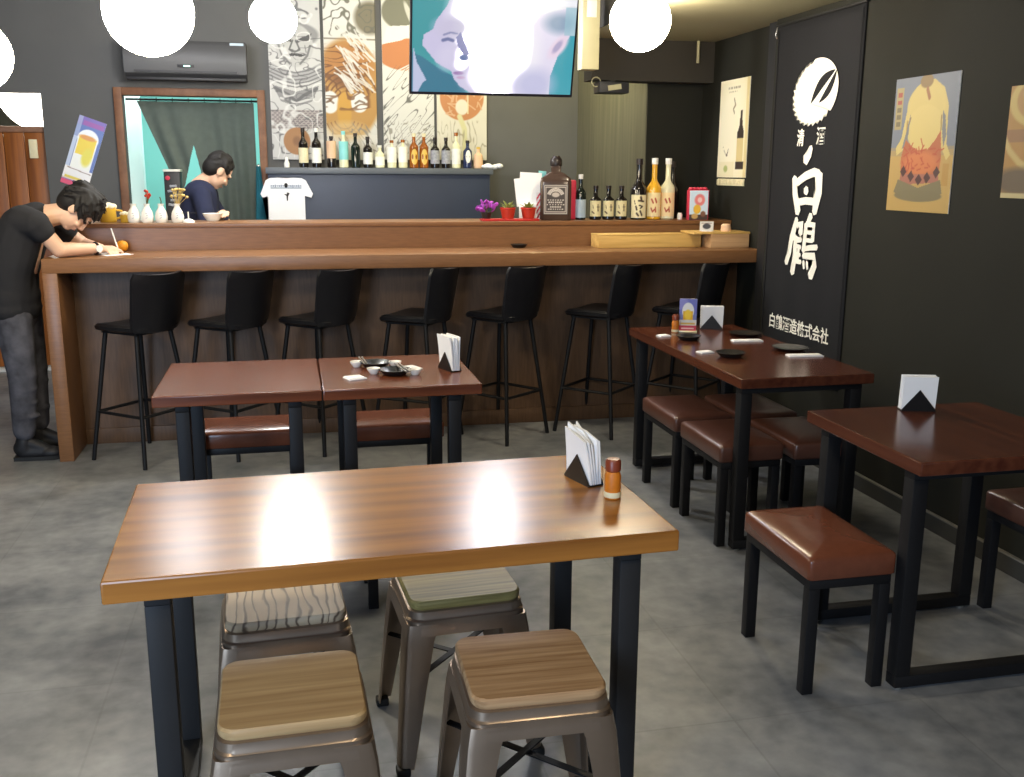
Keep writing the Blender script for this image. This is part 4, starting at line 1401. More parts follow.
def pic_armour():
    p = Pic(96, 288, (214, 214, 214), tone=0.72)
    ink(p, 11, (110, 110, 114), 3.2, 9.0, 0.45, 0.9, y0=0.78, y1=1.02, x0=-0.1, x1=1.1)
    # helmet brow and masked face
    p.ell(0.5, 0.765, 0.47, 0.075, (150, 150, 152), 1, 0.15)
    p.ell(0.5, 0.70, 0.36, 0.13, (198, 198, 198), 1, 0.08)
    p.poly([(0.16, 0.775), (0.45, 0.735), (0.45, 0.720), (0.22, 0.728)], (84, 84, 86))
    p.poly([(0.84, 0.775), (0.55, 0.735), (0.55, 0.720), (0.78, 0.728)], (84, 84, 86))
    p.line([(0.47, 0.73), (0.40, 0.675), (0.5, 0.66), (0.60, 0.675), (0.53, 0.73)], 0.016, (110, 110, 112), 1, 3.1)
    p.poly([(0.30, 0.645), (0.5, 0.655), (0.70, 0.645), (0.62, 0.632), (0.5, 0.638), (0.38, 0.632)], (74, 74, 76))
    for q in (-1, 1):
        p.line([(0.5+q*0.30, 0.70), (0.5+q*0.24, 0.64), (0.5+q*0.10, 0.59)], 0.02, (120, 120, 122), 0.9, 3.1)
        p.line([(0.5+q*0.20, 0.70), (0.5+q*0.22, 0.66)], 0.012, (140, 140, 142), 0.9, 3.1)
    # breast plates
    p.poly([(0.0, 0.60), (0.25, 0.56), (0.5, 0.54), (0.75, 0.56), (1, 0.60), (1, 0.50), (0.5, 0.46), (0, 0.50)], (176, 176, 178))
    for k in range(5):
        p.line([(0.0, 0.585-0.022*k), (0.25, 0.55-0.022*k), (0.5, 0.535-0.022*k), (0.75, 0.55-0.022*k), (1.0, 0.585-0.022*k)], 0.012, (118, 118, 122), 0.9, 3.1)
    p.poly([(0.05, 0.46), (0.5, 0.42), (0.95, 0.46), (0.8, 0.36), (0.5, 0.33), (0.2, 0.36)], (150, 150, 152))
    p.line([(0.1, 0.44), (0.35, 0.40), (0.5, 0.36), (0.65, 0.40), (0.9, 0.44)], 0.03, (104, 104, 108), 0.9, 3.1)
    p.line([(0.2, 0.38), (0.5, 0.35), (0.8, 0.38)], 0.02, (226, 226, 226), 0.9, 3.1)
    p.rect(0, 1, 0.19, 0.31, (182, 174, 172))
    for k in range(12):
        for q in range(9):
            p.ell(0.04+0.084*k+0.04*(q % 2), 0.20+0.0125*q, 0.03, 0.005, (132, 124, 126), 0.9, 0.4)
    ink(p, 17, (96, 96, 100), 4.0, 8.0, 0.28, 0.75, y0=0.0, y1=0.78, x0=-0.1, x1=1.1, stretch=0.8)
    ink(p, 23, (240, 240, 240), 3.0, 7.0, 0.30, 0.8, y0=0.0, y1=1.0, x0=-0.1, x1=1.1)
    p.ell(0.48, 0.115, 0.26, 0.085, (176, 128, 84), 1, 0.08)
    p.ell(0.48, 0.115, 0.08, 0.03, (140, 100, 70), 0.8, 0.6)
    return p


def pic_tiger():
    p = Pic(96, 288, (228, 228, 224), tone=0.72)
    p.ell(0.42, 0.92, 0.5, 0.09, (232, 232, 230), 1, 0.1)
    p.ell(0.9, 0.88, 0.3, 0.10, (128, 122, 104), 1, 0.3)
    ink(p, 31, (110, 108, 98), 3.6, 9.0, 0.4, 0.9, y0=0.76, y1=1.02, x0=-0.1, x1=1.1)
    p.rect(0, 1, 0.745, 0.755, (120, 112, 96), 0.7)
    p.ell(0.45, 0.44, 0.66, 0.31, (196, 150, 82), 1, 0.12)
    p.ell(0.45, 0.60, 0.5, 0.13, (180, 118, 62), 0.7, 0.6)
    p.ell(0.42, 0.50, 0.3, 0.05, (124, 82, 50), 0.8, 0.7)
    p.arcs(0.42, 0.36, 6, 0.2, 0.62, 0.35, PI-0.35, 0.016, (120, 80, 46), asp, 0.85, 1.1)
    p.ell(0.08, 0.36, 0.18, 0.07, (240, 240, 238), 1, 0.15)
    p.ell(0.66, 0.36, 0.17, 0.062, (242, 242, 240), 1, 0.12)
    p.line([(0.58, 0.355), (0.66, 0.372), (0.76, 0.360)], 0.02, (120, 100, 80), 0.8, 3.1)
    p.line([(0.02, 0.360), (0.08, 0.372), (0.15, 0.355)], 0.02, (120, 100, 80), 0.8, 3.1)
    p.ell(0.36, 0.31, 0.14, 0.12, (212, 162, 70), 1, 0.3)
    p.arcs(0.36, 0.26, 3, 0.2, 0.36, PI*1.1, PI*1.9, 0.014, (120, 84, 50), asp, 0.8)
    ink(p, 37, (112, 72, 40), 3.0, 8.0, 0.42, 0.75, y0=0.30, y1=0.72, x0=-0.1, x1=0.9, stretch=0.6)
    p.rect(0, 1, 0, 0.16, (234, 232, 228))
    p.ell(0.4, 0.18, 0.4, 0.06, (220, 190, 140), 0.7, 0.6)
    noise_lines(p, 55, 4, (232, 232, 230), asp, x0=0.5, y0=0.4, y1=0.75, L=0.3, wd=0.014, ang=2.3)
    ink(p, 41, (140, 134, 126), 4.0, 8.0, 0.3, 0.8, y0=-0.05, y1=0.24, x0=-0.1, x1=1.1, ang=0.6, stretch=2.0)
    return p


def pic_fan():
    p = Pic(96, 288, (234, 234, 230), tone=0.72)
    p.ell(0.42, 0.92, 0.42, 0.11, (128, 128, 112), 1, 0.1)
    p.ell(0.55, 0.90, 0.14, 0.035, (214, 214, 206), 1, 0.3, -0.6)
    p.ell(0.5, 0.66, 0.6, 0.10, (206, 134, 84), 1, 0.06)
    p.poly([(0, 0.72), (0.35, 0.745), (0.6, 0.78), (1, 0.80), (1, 0.9), (0.5, 0.84), (0.1, 0.83)], (240, 240, 238))
    for k in range(10):
        a = PI*1.15+0.08*k
        p.line([(0.9+0.25*math.cos(a), 0.66+0.25*math.sin(a)/asp), (0.9+0.75*math.cos(a), 0.66+0.75*math.sin(a)/asp)], 0.012, (238, 236, 230), 1, asp)
    ink(p, 51, (96, 96, 94), 3.2, 8.0, 0.28, 0.85, y0=0.08, y1=0.60, x0=-0.1, x1=1.1, ang=-0.7, stretch=2.6)
    ink(p, 57, (150, 146, 136), 5.0, 8.0, 0.30, 0.8, y0=-0.05, y1=0.25, x0=-0.1, x1=1.1)
    return p


def pic_disc():
    p = Pic(96, 288, (234, 230, 216), tone=0.72)
    p.ell(0.5, 0.40, 0.44, 0.145, (204, 140, 92), 1, 0.05)
    noise_lines(p, 40, 8, (226, 186, 150), asp, x0=0.1, x1=0.9, y0=0.28, y1=0.5, L=0.15, wd=0.014)
    p.ell(0.5, 0.34, 0.13, 0.05, (236, 230, 214), 1, 0.2)
    p.line([(0.62, 0.55), (0.62, 0.3)], 0.012, (238, 226, 190), 1, asp)
    p.line([(0.45, 0.28), (0.55, 0.2), (0.56, 0.0)], 0.05, (226, 222, 176), 1, asp)
    ink(p, 61, (168, 162, 140), 4.0, 8.0, 0.26, 0.8, y0=-0.05, y1=0.26, x0=-0.1, x1=1.1, stretch=1.8)
    ink(p, 67, (150, 146, 134), 3.0, 8.0, 0.3, 0.8, y0=0.56, y1=1.02, x0=-0.1, x1=1.1)
    return p


for x, z0, fn, lab in ((0.090, 1.635, pic_armour, 'grey print of an armoured warrior mask, leftmost of the four wall prints'),
                       (0.516, 1.635, pic_tiger, 'ochre and white print of a tiger face, second of the wall prints'),
                       (0.974, 1.640, pic_fan, 'white print with a dark head and orange fan, left of the television edge'),
                       (1.408, 1.640, pic_disc, 'pale print with an orange disc, below the television')):
    o = fn().build('canvas_print', PW if x < 0.9 else 0.41, PH, 0.025, M['paint'])
    o.location = (x, YB-0.001, z0+PH/2)
    tag(o, lab, 'picture', 'four tall prints over the back bar')

# tilted beer poster
p = Pic(48, 110, (92, 112, 178))
p.rect(0, 1, 0.88, 1, (120, 96, 176))
p.rect(0.2, 0.95, 0.885, 0.945, (150, 80, 160))
p.rect(0, 0.16, 0.7, 1, (170, 180, 210), 0.7)
p.ell(0.52, 0.70, 0.38, 0.14, (240, 242, 244), 1, 0.06)
p.rect(0.16, 0.88, 0.26, 0.68, (240, 240, 232))
p.rect(0.2, 0.84, 0.46, 0.72, (236, 206, 30))
p.ell(0.5, 0.72, 0.3, 0.035, (222, 150, 50), 1, 0.4)
p.ell(0.65, 0.45, 0.18, 0.13, (228, 214, 50), 1, 0.5)
p.rect(0, 0.14, 0.2, 0.7, (190, 200, 222))
p.rect(0.0, 1, 0.10, 0.26, (238, 234, 232))
p.line([(0.08, 0.245), (0.95, 0.225)], 0.012, (130, 96, 70), 1, 2.4)
p.rect(0.08, 0.7, 0.10, 0.13, (218, 196, 60))
p.rect(0, 1, 0.08, 0.1, (220, 190, 170))
p.rect(0, 0.5, 0, 0.07, (214, 60, 96))
p.rect(0.5, 1, 0, 0.08, (236, 226, 220))
o = p.build('beer_poster', 0.20, 0.53, 0.003, M['paint_gloss'])
o.location = (-1.517, YB-0.001, 1.672)
o.rotation_euler = (0, math.radians(20), 0)
tag(o, 'tilted blue and white poster of a beer glass above the leaning man', 'poster')

# curtain in the doorway, gathered to a tie at its lower left
mb = MB()
rings = []
NV, NU = 130, 220
for i in range(NV+1):
    v = i/NV
    z = 2.075-v*1.15
    row = []
    xl = -1.13+(v/0.48)*0.215 if v < 0.48 else -0.915
    for k in range(NU+1):
        u = k/NU
        x = xl+(-0.245-xl)*u
        amp = 0.011*(1.0+1.6*(1-u)*v*2)
        y = 8.48+amp*math.sin(u*31+4*u*u+1.2*math.sin(3*v))*(0.5+0.5*math.sin(u*9+1))+0.012*math.sin(u*13+v*2)
        row.append(Vector((x, y, z)))
    rings.append(row)
# a triangular gap between two widths of cloth near the tie
apex, bl, br_ = (-0.722, 1.745), (-0.79, 1.50), (-0.672, 1.50)
vr = [[mb.bm.verts.new(q) for q in r] for r in rings]
for a in range(NV):
    for k in range(NU):
        c = (rings[a][k]+rings[a+1][k+1])/2
        hole = False
        if c.z < apex[1]:
            t_ = (apex[1]-c.z)/(apex[1]-bl[1])
            hole = apex[0]+(bl[0]-apex[0])*t_ < c.x < apex[0]+(br_[0]-apex[0])*t_
        if not hole:
            mb.bm.faces.new((vr[a][k], vr[a][k+1], vr[a+1][k+1], vr[a+1][k]))
ct = thing('curtain', 'grey-green curtain drawn aside in the kitchen doorway', 'curtain', (-0.71, 8.48, 0.92))
cl = mb.build('cloth', M['curtain'], ct, off=(-0.71, 8.48, 0.92))
sm = cl.modifiers.new('thick', 'SOLIDIFY')
sm.thickness = 0.003
MB().tube([(-1.207, 8.455, 2.085), (-0.212, 8.455, 2.085)], 0.008, seg=8).build('rod', M['frame'], ct, off=(-0.71, 8.48, 0.92))
mb = MB()
for k in range(8):
    x = -1.1+k*0.12
    mb.tube([(x, 8.455+0.016*math.cos(a), 2.085+0.016*math.sin(a)) for a in [2*PI*j/12 for j in range(13)]], 0.0025, seg=5)
mb.build('rings', M['frame'], ct, off=(-0.71, 8.48, 0.92))

# dark drinks machine in front of the curtain, teal apron at the right of the doorway
t = thing('drink_dispenser', 'narrow dark dispenser with a red button behind the cook', 'dispenser', (-0.858, 8.12, 0))
MB().bx(-0.058, 0.058, -0.09, 0.09, 0, 1.535, bev=0.006).build('body', M['ac_dark'], t)
MB().bx(-0.062, 0.062, -0.095, 0.095, 1.535, 1.555, bev=0.004).build('top', M['thresh'], t)  # white light along the top edge, put in as a pale plate
MB().lathe([(0.017, 0), (0.017, 0.01), (0, 0.014)], seg=14, mtx=Matrix.Rotation(PI/2, 3, 'X'), c=(-0.03, -0.088, 1.49)).build('button', M['pink'], t, label='red button')
mb = MB()
for k in range(7):
    mb.box((0.005+0.02*math.sin(k*2.1), -0.0915, 1.22+0.035*k), (0.05, 0.004, 0.018), rot=(0, 0.2*math.sin(k), 0), bev=0.001)
mb.build('front_label', M['label_grey'], t)
t = thing('apron', 'teal apron hanging at the right of the kitchen doorway', 'apron', (-0.17, 8.22, 0.6))
mb = MB()
rings = []
for i in range(16):
    v = i/15
    z = 0.0+0.98*(1-v)
    hw = 0.016+0.03*min(1, v*2.2)
    rings.append([Vector((-0.055+hw*math.cos(a)*(1+0.15*math.sin(3*a+v*4)), 0.015*math.sin(a)*(1+0.3*math.sin(5*a)), z)) for a in [2*PI*j/24 for j in range(24)]])
mb.loft(rings)
mb.build('cloth', mat('teal_cloth', S(36, 110, 128), 0.9, var=0.2, scale=10), t)
MB().lathe([(0.006, 0), (0.006, 0.05), (0.012, 0.055), (0, 0.06)], seg=10, mtx=Matrix.Rotation(-PI/2, 3, 'X'), c=(-0.055, -0.03, 0.985)).build('hook', M['steel'], t)

# white T-shirt hung on the front of the back bar
t = thing('tshirt', 'white printed T-shirt hung on the front of the blue back bar', 'T-shirt', (-0.018, 7.94, 1.06))
hw, = (0.138,)
outl = [(-hw, 0.0), (hw, 0.0), (hw, 0.30), (0.188, 0.285), (0.200, 0.315), (0.150, 0.415), (0.120, 0.432), (0.05, 0.436), (0, 0.428), (-0.05, 0.436), (-0.120, 0.432), (-0.150, 0.415), (-0.192, 0.315), (-0.180, 0.285), (-hw, 0.30)]
mb = MB()
mb.prism(outl, 0.0, 0.02, Matrix.Rotation(PI/2, 4, 'X'))
bmesh.ops.triangulate(mb.bm, faces=[f for f in mb.bm.faces if len(f.verts) > 4])
mb.build('cloth', M['tee'], t, smooth=False)
MB().bx(-0.115, 0.115, -0.023, -0.02, 0.355, 0.362).build('print_rule', M['blue_ink'], t)
mb = MB()
for k in range(16):
    if abs(k-7.5) > 1:
        mb.box((-0.11+0.0147*k, -0.0215, 0.374), (0.009, 0.002, 0.011+0.004*(k % 3)))
mb.build('lettering', M['blue_ink'], t)
mb = MB()
mb.ell((0, -0.021, 0.378), (0.014, 0.002, 0.018), u=12, v=8)
mb.prism([(-0.018, 0.313), (0.0, 0.30), (0.002, 0.262), (0.010, 0.262), (0.012, 0.295), (0.024, 0.318), (0.012, 0.325), (0.0, 0.322), (0.008, 0.312)], 0.020, 0.0225, Matrix.Rotation(PI/2, 4, 'X'))
mb.build('emblem', M['black_ink'], t)

# ================================================================== TELEVISION
tv = thing('television', 'big wall television tilted forward, showing two faces', 'television', (1.262, 6.30, 2.012), 0)
W_, H_ = 1.028, 0.60
p = Pic(200, 120, (232, 232, 238), gain=40.0)
p.rect(0, 0.42, 0, 1, (72, 160, 168))
p.ell(0.06, 0.75, 0.22, 0.5, (52, 148, 156), 1, 0.7)
p.poly([(0.0, 0.0), (0.34, 0.0), (0.26, 0.16), (0.16, 0.25), (0.06, 0.36), (0.0, 0.4)], (50, 116, 142))
p.poly([(0.01, 0.0), (0.01, 0.44), (0.03, 0.30), (0.09, 0.12), (0.07, 0.10), (0.04, 0.0)], (186, 192, 220))
# the face on the left: hair, brow, nose, lips, chin in profile
p.poly([(0.24, 1), (0.20, 0.86), (0.14, 0.72), (0.125, 0.64), (0.07, 0.58), (0.06, 0.48), (0.09, 0.42), (0.15, 0.30), (0.24, 0.22), (0.26, 0.13), (0.30, 0.06), (0.36, 0.0), (0.5, 0.0), (0.55, 0.6), (0.5, 1)], (198, 192, 222))
p.ell(0.36, 0.80, 0.14, 0.34, (236, 234, 242), 1, 0.7)
p.ell(0.235, 0.66, 0.10, 0.10, (196, 190, 216), 1, 0.9)
p.ell(0.29, 0.34, 0.05, 0.10, (240, 232, 244), 1, 0.7)
p.ell(0.215, 0.36, 0.06, 0.12, (206, 200, 226), 1, 0.9)
p.line([(0.185, 0.53), (0.215, 0.545), (0.245, 0.53)], 0.010, (96, 104, 150), 0.9, 0.6)
p.line([(0.19, 0.585), (0.23, 0.61), (0.27, 0.60)], 0.006, (130, 134, 172), 0.9, 0.6)
p.poly([(0.265, 0.56), (0.29, 0.62), (0.325, 0.50), (0.35, 0.40), (0.325, 0.37), (0.295, 0.42), (0.275, 0.48)], (126, 128, 176))
p.ell(0.315, 0.36, 0.025, 0.03, (90, 110, 160), 1, 0.6)
p.ell(0.285, 0.20, 0.032, 0.018, (150, 116, 170), 1, 0.5)
p.ell(0.30, 0.155, 0.025, 0.016, (186, 150, 190), 1, 0.5)
# smoke between the faces
p.ell(0.50, 0.66, 0.17, 0.30, (220, 220, 228), 0.8, 1.2)
p.ell(0.55, 0.50, 0.14, 0.26, (244, 244, 248), 1, 1.2)
p.ell(0.50, 0.40, 0.10, 0.40, (250, 250, 254), 1, 1.2)
p.ell(0.64, 0.78, 0.06, 0.16, (232, 232, 238), 1, 0.8)
p.ell(0.45, 0.16, 0.12, 0.16, (222, 216, 232), 1, 1.2)
# the face on the right, ear and jaw, teal behind it
p.rect(0.86, 1, 0.0, 0.62, (64, 160, 176))
p.poly([(0.58, 0.0), (0.62, 0.22), (0.60, 0.27), (0.64, 0.42), (0.70, 0.6), (0.78, 0.82), (0.95, 0.9), (0.97, 0.62), (0.90, 0.4), (0.86, 0.18), (0.84, 0.0)], (222, 216, 236))
p.ell(0.70, 0.42, 0.09, 0.28, (236, 232, 242), 1, 0.9)
p.ell(0.76, 0.10, 0.12, 0.16, (190, 190, 222), 0.9, 0.9)
p.ell(0.90, 0.74, 0.09, 0.10, (122, 150, 178), 0.9, 0.9)
p.ell(0.90, 0.50, 0.045, 0.13, (226, 206, 226), 1, 0.5, -0.35)
p.ell(0.895, 0.50, 0.02, 0.07, (170, 160, 196), 1, 0.6, -0.35)
p.poly([(0.62, 1), (0.66, 0.86), (0.8, 0.9), (1, 0.92), (1, 1)], (240, 240, 246))
p.rect(0.93, 1, 0.62, 0.9, (150, 190, 204), 0.7)
for k in range(5):
    p.rect(0.055+0.026*k, 0.075+0.026*k, 0.93, 0.985, (246, 248, 250))
R = Matrix.Rotation(math.radians(14), 4, 'X')
bz = MB().bx(-W_/2, W_/2, 0.0, 0.045, 0.0, H_, bev=0.004).bx(-W_/2, W_/2, -0.004, 0.0, 0.0, 0.016).bx(-W_/2, W_/2, -0.004, 0.0, H_-0.012, H_)
bz.bx(-W_/2, -W_/2+0.011, -0.004, 0.0, 0.016, H_-0.012).bx(W_/2-0.011, W_/2, -0.004, 0.0, 0.016, H_-0.012)
for v in bz.bm.verts:
    v.co = R @ v.co
bz.build('bezel', M['tv_black'], tv)
sc_ = p.build('screen', W_-0.022, H_-0.028, 0.002, M['screen'], tv)
for v in sc_.data.vertices:
    v.co = R @ (v.co+Vector((0, 0, H_/2+0.002)))
mb = MB()
for v_ in (-1,):
    mb.bx(-0.16, 0.16, 0.045, 0.075, 0.14, 0.46)
for v in mb.bm.verts:
    v.co = R @ v.co
mb.tube([(0, -0.01, 0.33), (0, 0.02, 0.985)], 0.025, seg=12)
mb.build('ceiling_mount', M['tv_black'], tv)

# post and small speaker right of the television
t = thing('hanging_duct', 'beige square duct hanging from the ceiling right of the television', 'duct', (1.868, 6.33, 2.17))
t.location = (1.762, 5.90, 2.14)
MB().bx(-0.052, 0.052, -0.05, 0.05, 0, 0.86, bev=0.004).build('casing', M['beige_metal'], t)
MB().bx(-0.03, 0.03, -0.056, -0.05, 0.29, 0.62, bev=0.002).build('cover_plate', M['thresh'], t)
t = thing('ceiling_speaker', 'small black box with pale label hanging under the beam by the beige duct', 'speaker', (2.09, 6.46, 2.052))
MB().bx(-0.10, 0.10, -0.07, 0.07, 0.0, 0.072, bev=0.006).build('body', M['ac_dark'], t)
MB().box((0.0, -0.074, 0.035), (0.09, 0.004, 0.032), rot=(0, -0.15, 0)).build('sticker', M['beige_metal'], t)
MB().bx(-0.02, 0.02, -0.02, 0.05, 0.072, 0.084).build('bracket', M['frame'], t)
MB().tube([(-0.11+0.03*math.cos(a), -0.02, 0.07+0.03*math.sin(a)) for a in [2*PI*k/14 for k in range(15)]], 0.004, seg=6).build('cable', M['beige_metal'], t, label='pale looped cable')
o = MB().tube([(0, 0, 0), (0, 0, 0.14)], 0.010, seg=10).build('reflection_rod', M['beige_metal'])  # thin yellowish reflection of a light fixture, modelled as a pale rod
o.location = (2.67, 6.42, 2.255)
tag(o, 'short pale rod for a thin yellowish reflection by the beam near the wall', 'reflection')

# ================================================================== ON THE RIGHT WALL  (pictures face -X: turn -90 degrees)
RW = -PI/2
RW = -PI/2
# wrestler poster
p = Pic(130, 170, (200, 166, 94), tone=0.68)
p.rect(0, 1, 0.46, 1, (128, 136, 150))
p.rect(0, 1, 0.42, 0.48, (170, 150, 110), 0.7)
p.rect(0.03, 0.14, 0.62, 0.93, (176, 160, 110))
for k in range(5):
    p.rect(0.05, 0.12, 0.86-0.055*k, 0.895-0.055*k, (176, 84, 70) if k < 2 else (120, 110, 80), 0.9)
p.poly([(0.34, 0.92), (0.46, 0.97), (0.62, 0.97), (0.78, 0.9), (0.86, 0.78), (0.88, 0.5), (0.95, 0.42), (0.9, 0.38), (0.78, 0.5), (0.76, 0.68), (0.3, 0.66), (0.2, 0.46), (0.10, 0.42), (0.08, 0.48), (0.16, 0.55), (0.24, 0.82)], (222, 200, 124))
p.ell(0.52, 0.78, 0.3, 0.17, (224, 202, 126), 1, 0.06)
p.ell(0.52, 0.62, 0.28, 0.17, (228, 206, 130), 1, 0.06)
p.ell(0.5, 0.96, 0.1, 0.05, (150, 124, 80), 1, 0.2)
p.line([(0.52, 0.9), (0.56, 0.84)], 0.02, (170, 120, 80))
p.arcs(0.52, 0.64, 1, 0.28, 0.28, PI*0.95, PI*1.1, 0.012, (178, 150, 90), 1.3)
p.line([(0.29, 0.7), (0.25, 0.6)], 0.008, (160, 130, 80))
p.line([(0.77, 0.7), (0.78, 0.6)], 0.008, (160, 130, 80))
p.poly([(0.235, 0.60), (0.285, 0.74), (0.275, 0.60), (0.26, 0.50), (0.18, 0.47)], (132, 134, 136))
p.poly([(0.785, 0.74), (0.80, 0.58), (0.84, 0.47), (0.865, 0.56), (0.83, 0.70)], (132, 134, 136))
p.poly([(0.24, 0.54), (0.34, 0.49), (0.46, 0.455), (0.6, 0.46), (0.72, 0.54), (0.78, 0.6), (0.82, 0.4), (0.80, 0.28), (0.2, 0.26), (0.18, 0.4)], (192, 108, 64))
p.ell(0.5, 0.36, 0.28, 0.09, (218, 128, 70), 1, 0.5)
noise_lines(p, 40, 31, (190, 84, 50), 1.3, 0.2, 0.8, 0.28, 0.5, 0.06, 0.008, None, 0.8)
p.poly([(0.2, 0.28), (0.8, 0.28), (0.82, 0.22), (0.18, 0.2)], (176, 112, 92))
for k, (x, y) in enumerate(((0.24, 0.30), (0.37, 0.265), (0.5, 0.24), (0.63, 0.255), (0.77, 0.295))):
    p.poly([(x-0.055, y), (x, y+0.045), (x+0.055, y), (x, y-0.045)], (78, 40, 36))
p.poly([(0.16, 0.24), (0.5, 0.18), (0.84, 0.24), (0.88, 0.14), (0.5, 0.08), (0.10, 0.14)], (132, 122, 88))
p.ell(0.5, 0.12, 0.38, 0.045, (130, 120, 86), 1, 0.1)
p.rect(0.86, 0.95, 0.2, 0.36, (190, 146, 70), 0.8)
o = p.build('wrestler_poster', 0.455, 0.584, 0.004, M['paint'])
o.location = (2.735, 4.0, 1.677)
o.rotation_euler = (0, 0, RW)
tag(o, 'poster of a big-bellied wrestler in an orange apron on the dark right wall', 'poster')
# second poster at the right edge
p = Pic(60, 80, (176, 134, 70), tone=0.7)
p.ell(0.40, 0.86, 0.40, 0.24, (200, 176, 104), 1, 0.06)
p.ell(0.42, 0.87, 0.33, 0.20, (178, 140, 84), 1, 0.06)
p.ell(0.45, 0.9, 0.2, 0.14, (196, 168, 100), 1, 0.2)
p.rect(0, 1, 0.5, 0.62, (140, 104, 76), 0.7)
p.arcs(0.5, 0.86, 1, 0.62, 0.62, PI, 2*PI, 0.03, (200, 176, 110), 1.0)
p.ell(0.2, 0.15, 0.3, 0.12, (104, 88, 66), 1, 0.5)
p.ell(0.7, 0.3, 0.3, 0.15, (190, 100, 60), 0.8, 0.6)
p.rect(0, 1, 0.0, 0.04, (206, 190, 140))
o = p.build('print_poster', 0.42, 0.42, 0.004, M['paint'])
o.location = (2.735, 3.25, 1.671)
o.rotation_euler = (0, 0, RW)
tag(o, 'ochre poster cut off by the right edge of the photo', 'poster')
# bottle poster behind the counter end
p = Pic(60, 90, (232, 224, 190))
p.ell(0.4, 0.5, 0.5, 0.5, (244, 238, 212), 1, 0.8)
p.rect(0.9, 1, 0, 1, (206, 186, 120), 0.6)
for k in range(7):
    p.rect(0.28+0.06*k, 0.32+0.06*k, 0.905, 0.93, (150, 140, 116))
for k in range(5):
    p.rect(0.32+0.06*k, 0.35+0.06*k, 0.87, 0.885, (160, 150, 124))
p.line([(0.5, 0.8), (0.55, 0.74), (0.48, 0.7), (0.52, 0.66)], 0.014, (150, 140, 110))
p.poly([(0.66, 0.12), (0.88, 0.12), (0.88, 0.46), (0.82, 0.52), (0.80, 0.66), (0.74, 0.66), (0.72, 0.52), (0.66, 0.46)], (214, 196, 140))
p.poly([(0.66, 0.40), (0.88, 0.40), (0.88, 0.46), (0.82, 0.53), (0.80, 0.68), (0.74, 0.68), (0.72, 0.53), (0.66, 0.46)], (56, 46, 40))
p.rect(0.64, 0.9, 0.08, 0.16, (58, 46, 40))
p.poly([(0.16, 0.34), (0.3, 0.22), (0.34, 0.22), (0.38, 0.3), (0.3, 0.24), (0.24, 0.26)], (110, 100, 84))
p.ell(0.3, 0.09, 0.07, 0.035, (120, 150, 50), 1, 0.3)
p.rect(0.05, 0.58, 0.01, 0.16, (226, 216, 176), 0.5)
t = thing('sake_poster', 'lit cream poster of a dark bottle on the wall past the counter', 'poster', (2.799, 6.095, 1.52), RW)
p.build('sheet', 0.43, 0.61, 0.004, M['paint'], t).location = (0, 0, 0.305)
mb = MB()
for k in range(11):
    mb.box((-0.19+0.038*k, -0.006, -0.03+0.003*(k % 2)), (0.026, 0.008, 0.034-0.006*(k % 3)), bev=0.002)
mb.bx(-0.20, 0.20, -0.004, 0.0, -0.052, -0.008)
mb.build('lettering_strip', M['label_cream'], t)

# the banner
bn = thing('cloth_banner', 'tall black cloth banner with white crest and characters on the right wall', 'banner', (2.734, 4.968, 0.45), RW)
rings = []
for i in range(31):
    v = i/30
    row = []
    for k in range(41):
        u = k/40
        row.append(Vector((-0.447+0.894*u, -0.006-0.002*math.sin(u*21+v*2)*(v), 1.90-1.90*v)))
    rings.append(row)
mb = MB()
vr = [[mb.bm.verts.new(q) for q in r] for r in rings]
for a in range(30):
    for k in range(40):
        mb.bm.faces.new((vr[a][k], vr[a][k+1], vr[a+1][k+1], vr[a+1][k]))
bcl = mb.build('cloth', M['banner'], bn)
sm = bcl.modifiers.new('thick', 'SOLIDIFY')
sm.thickness = 0.003
MB().tube([(-0.46, -0.010, 1.905), (0.46, -0.010, 1.905)], 0.008, seg=8).build('hanging_rod', M['cord'], bn)
mb = MB().tube([(-0.447, -0.01, 1.90), (-0.447, -0.02, 1.86), (-0.447, -0.01, 1.84)], 0.006, seg=6)
mb.build('hook', M['steel'], bn, label='small bright hook')
mb = MB()
for s in (-1, 1):
    pts = [(s*0.425, -0.0122, 1.88), (s*0.425, -0.0122, 0.02)]
    mb.bx(s*0.425-0.002, s*0.425+0.002, -0.0115, -0.0095, 0.02, 1.88)
mb.build('seam', M['banner'], bn)


def yw(y):      # world y on the wall -> banner x
    return 4.968-y


# crest: round feathered wing with a dark leaf cut into it
n = 300
out_, cxw, czw, rw, rh = [], yw(4.955), 1.964-0.45, 0.235, 0.172
for k in range(n):
    a = 2*PI*k/n
    ang = a
    ca, sa = math.cos(a), math.sin(a)
    rr = 1.0
    ad = math.degrees(a) % 360
    if 95 < ad < 320:
        s_ = ((ad-95)/225*19) % 1.0
        rr = 1.0-0.13*s_
    x, z = ca*rw*rr, sa*rh*rr
    out_.append((cxw+x+0.06*z, czw+z+0.05*x))
mb = MB()
mb.prism(out_, 0.0115, 0.0125, Matrix.Rotation(PI/2, 4, 'X'))
bmesh.ops.triangulate(mb.bm, faces=[f for f in mb.bm.faces if len(f.verts) > 4])
mb.build('crest', M['banner_white'], bn, smooth=False)


def leaf(x0, z0, x1, z1, wd, n=16, skew=0.0):
    L, R_ = [], []
    dx, dz = x1-x0, z1-z0
    l = math.hypot(dx, dz)
    nx, nz = -dz/l, dx/l
    for k in range(n+1):
        t_ = k/n
        w_ = wd*math.sin(PI*t_)**0.8
        x, z = x0+dx*t_, z0+dz*t_
        L.append((x+nx*(w_+skew*math.sin(PI*t_)), z+nz*(w_+skew*math.sin(PI*t_))))
        R_.append((x-nx*(w_-skew*math.sin(PI*t_)), z-nz*(w_-skew*math.sin(PI*t_))))
    return L+R_[::-1][1:-1]


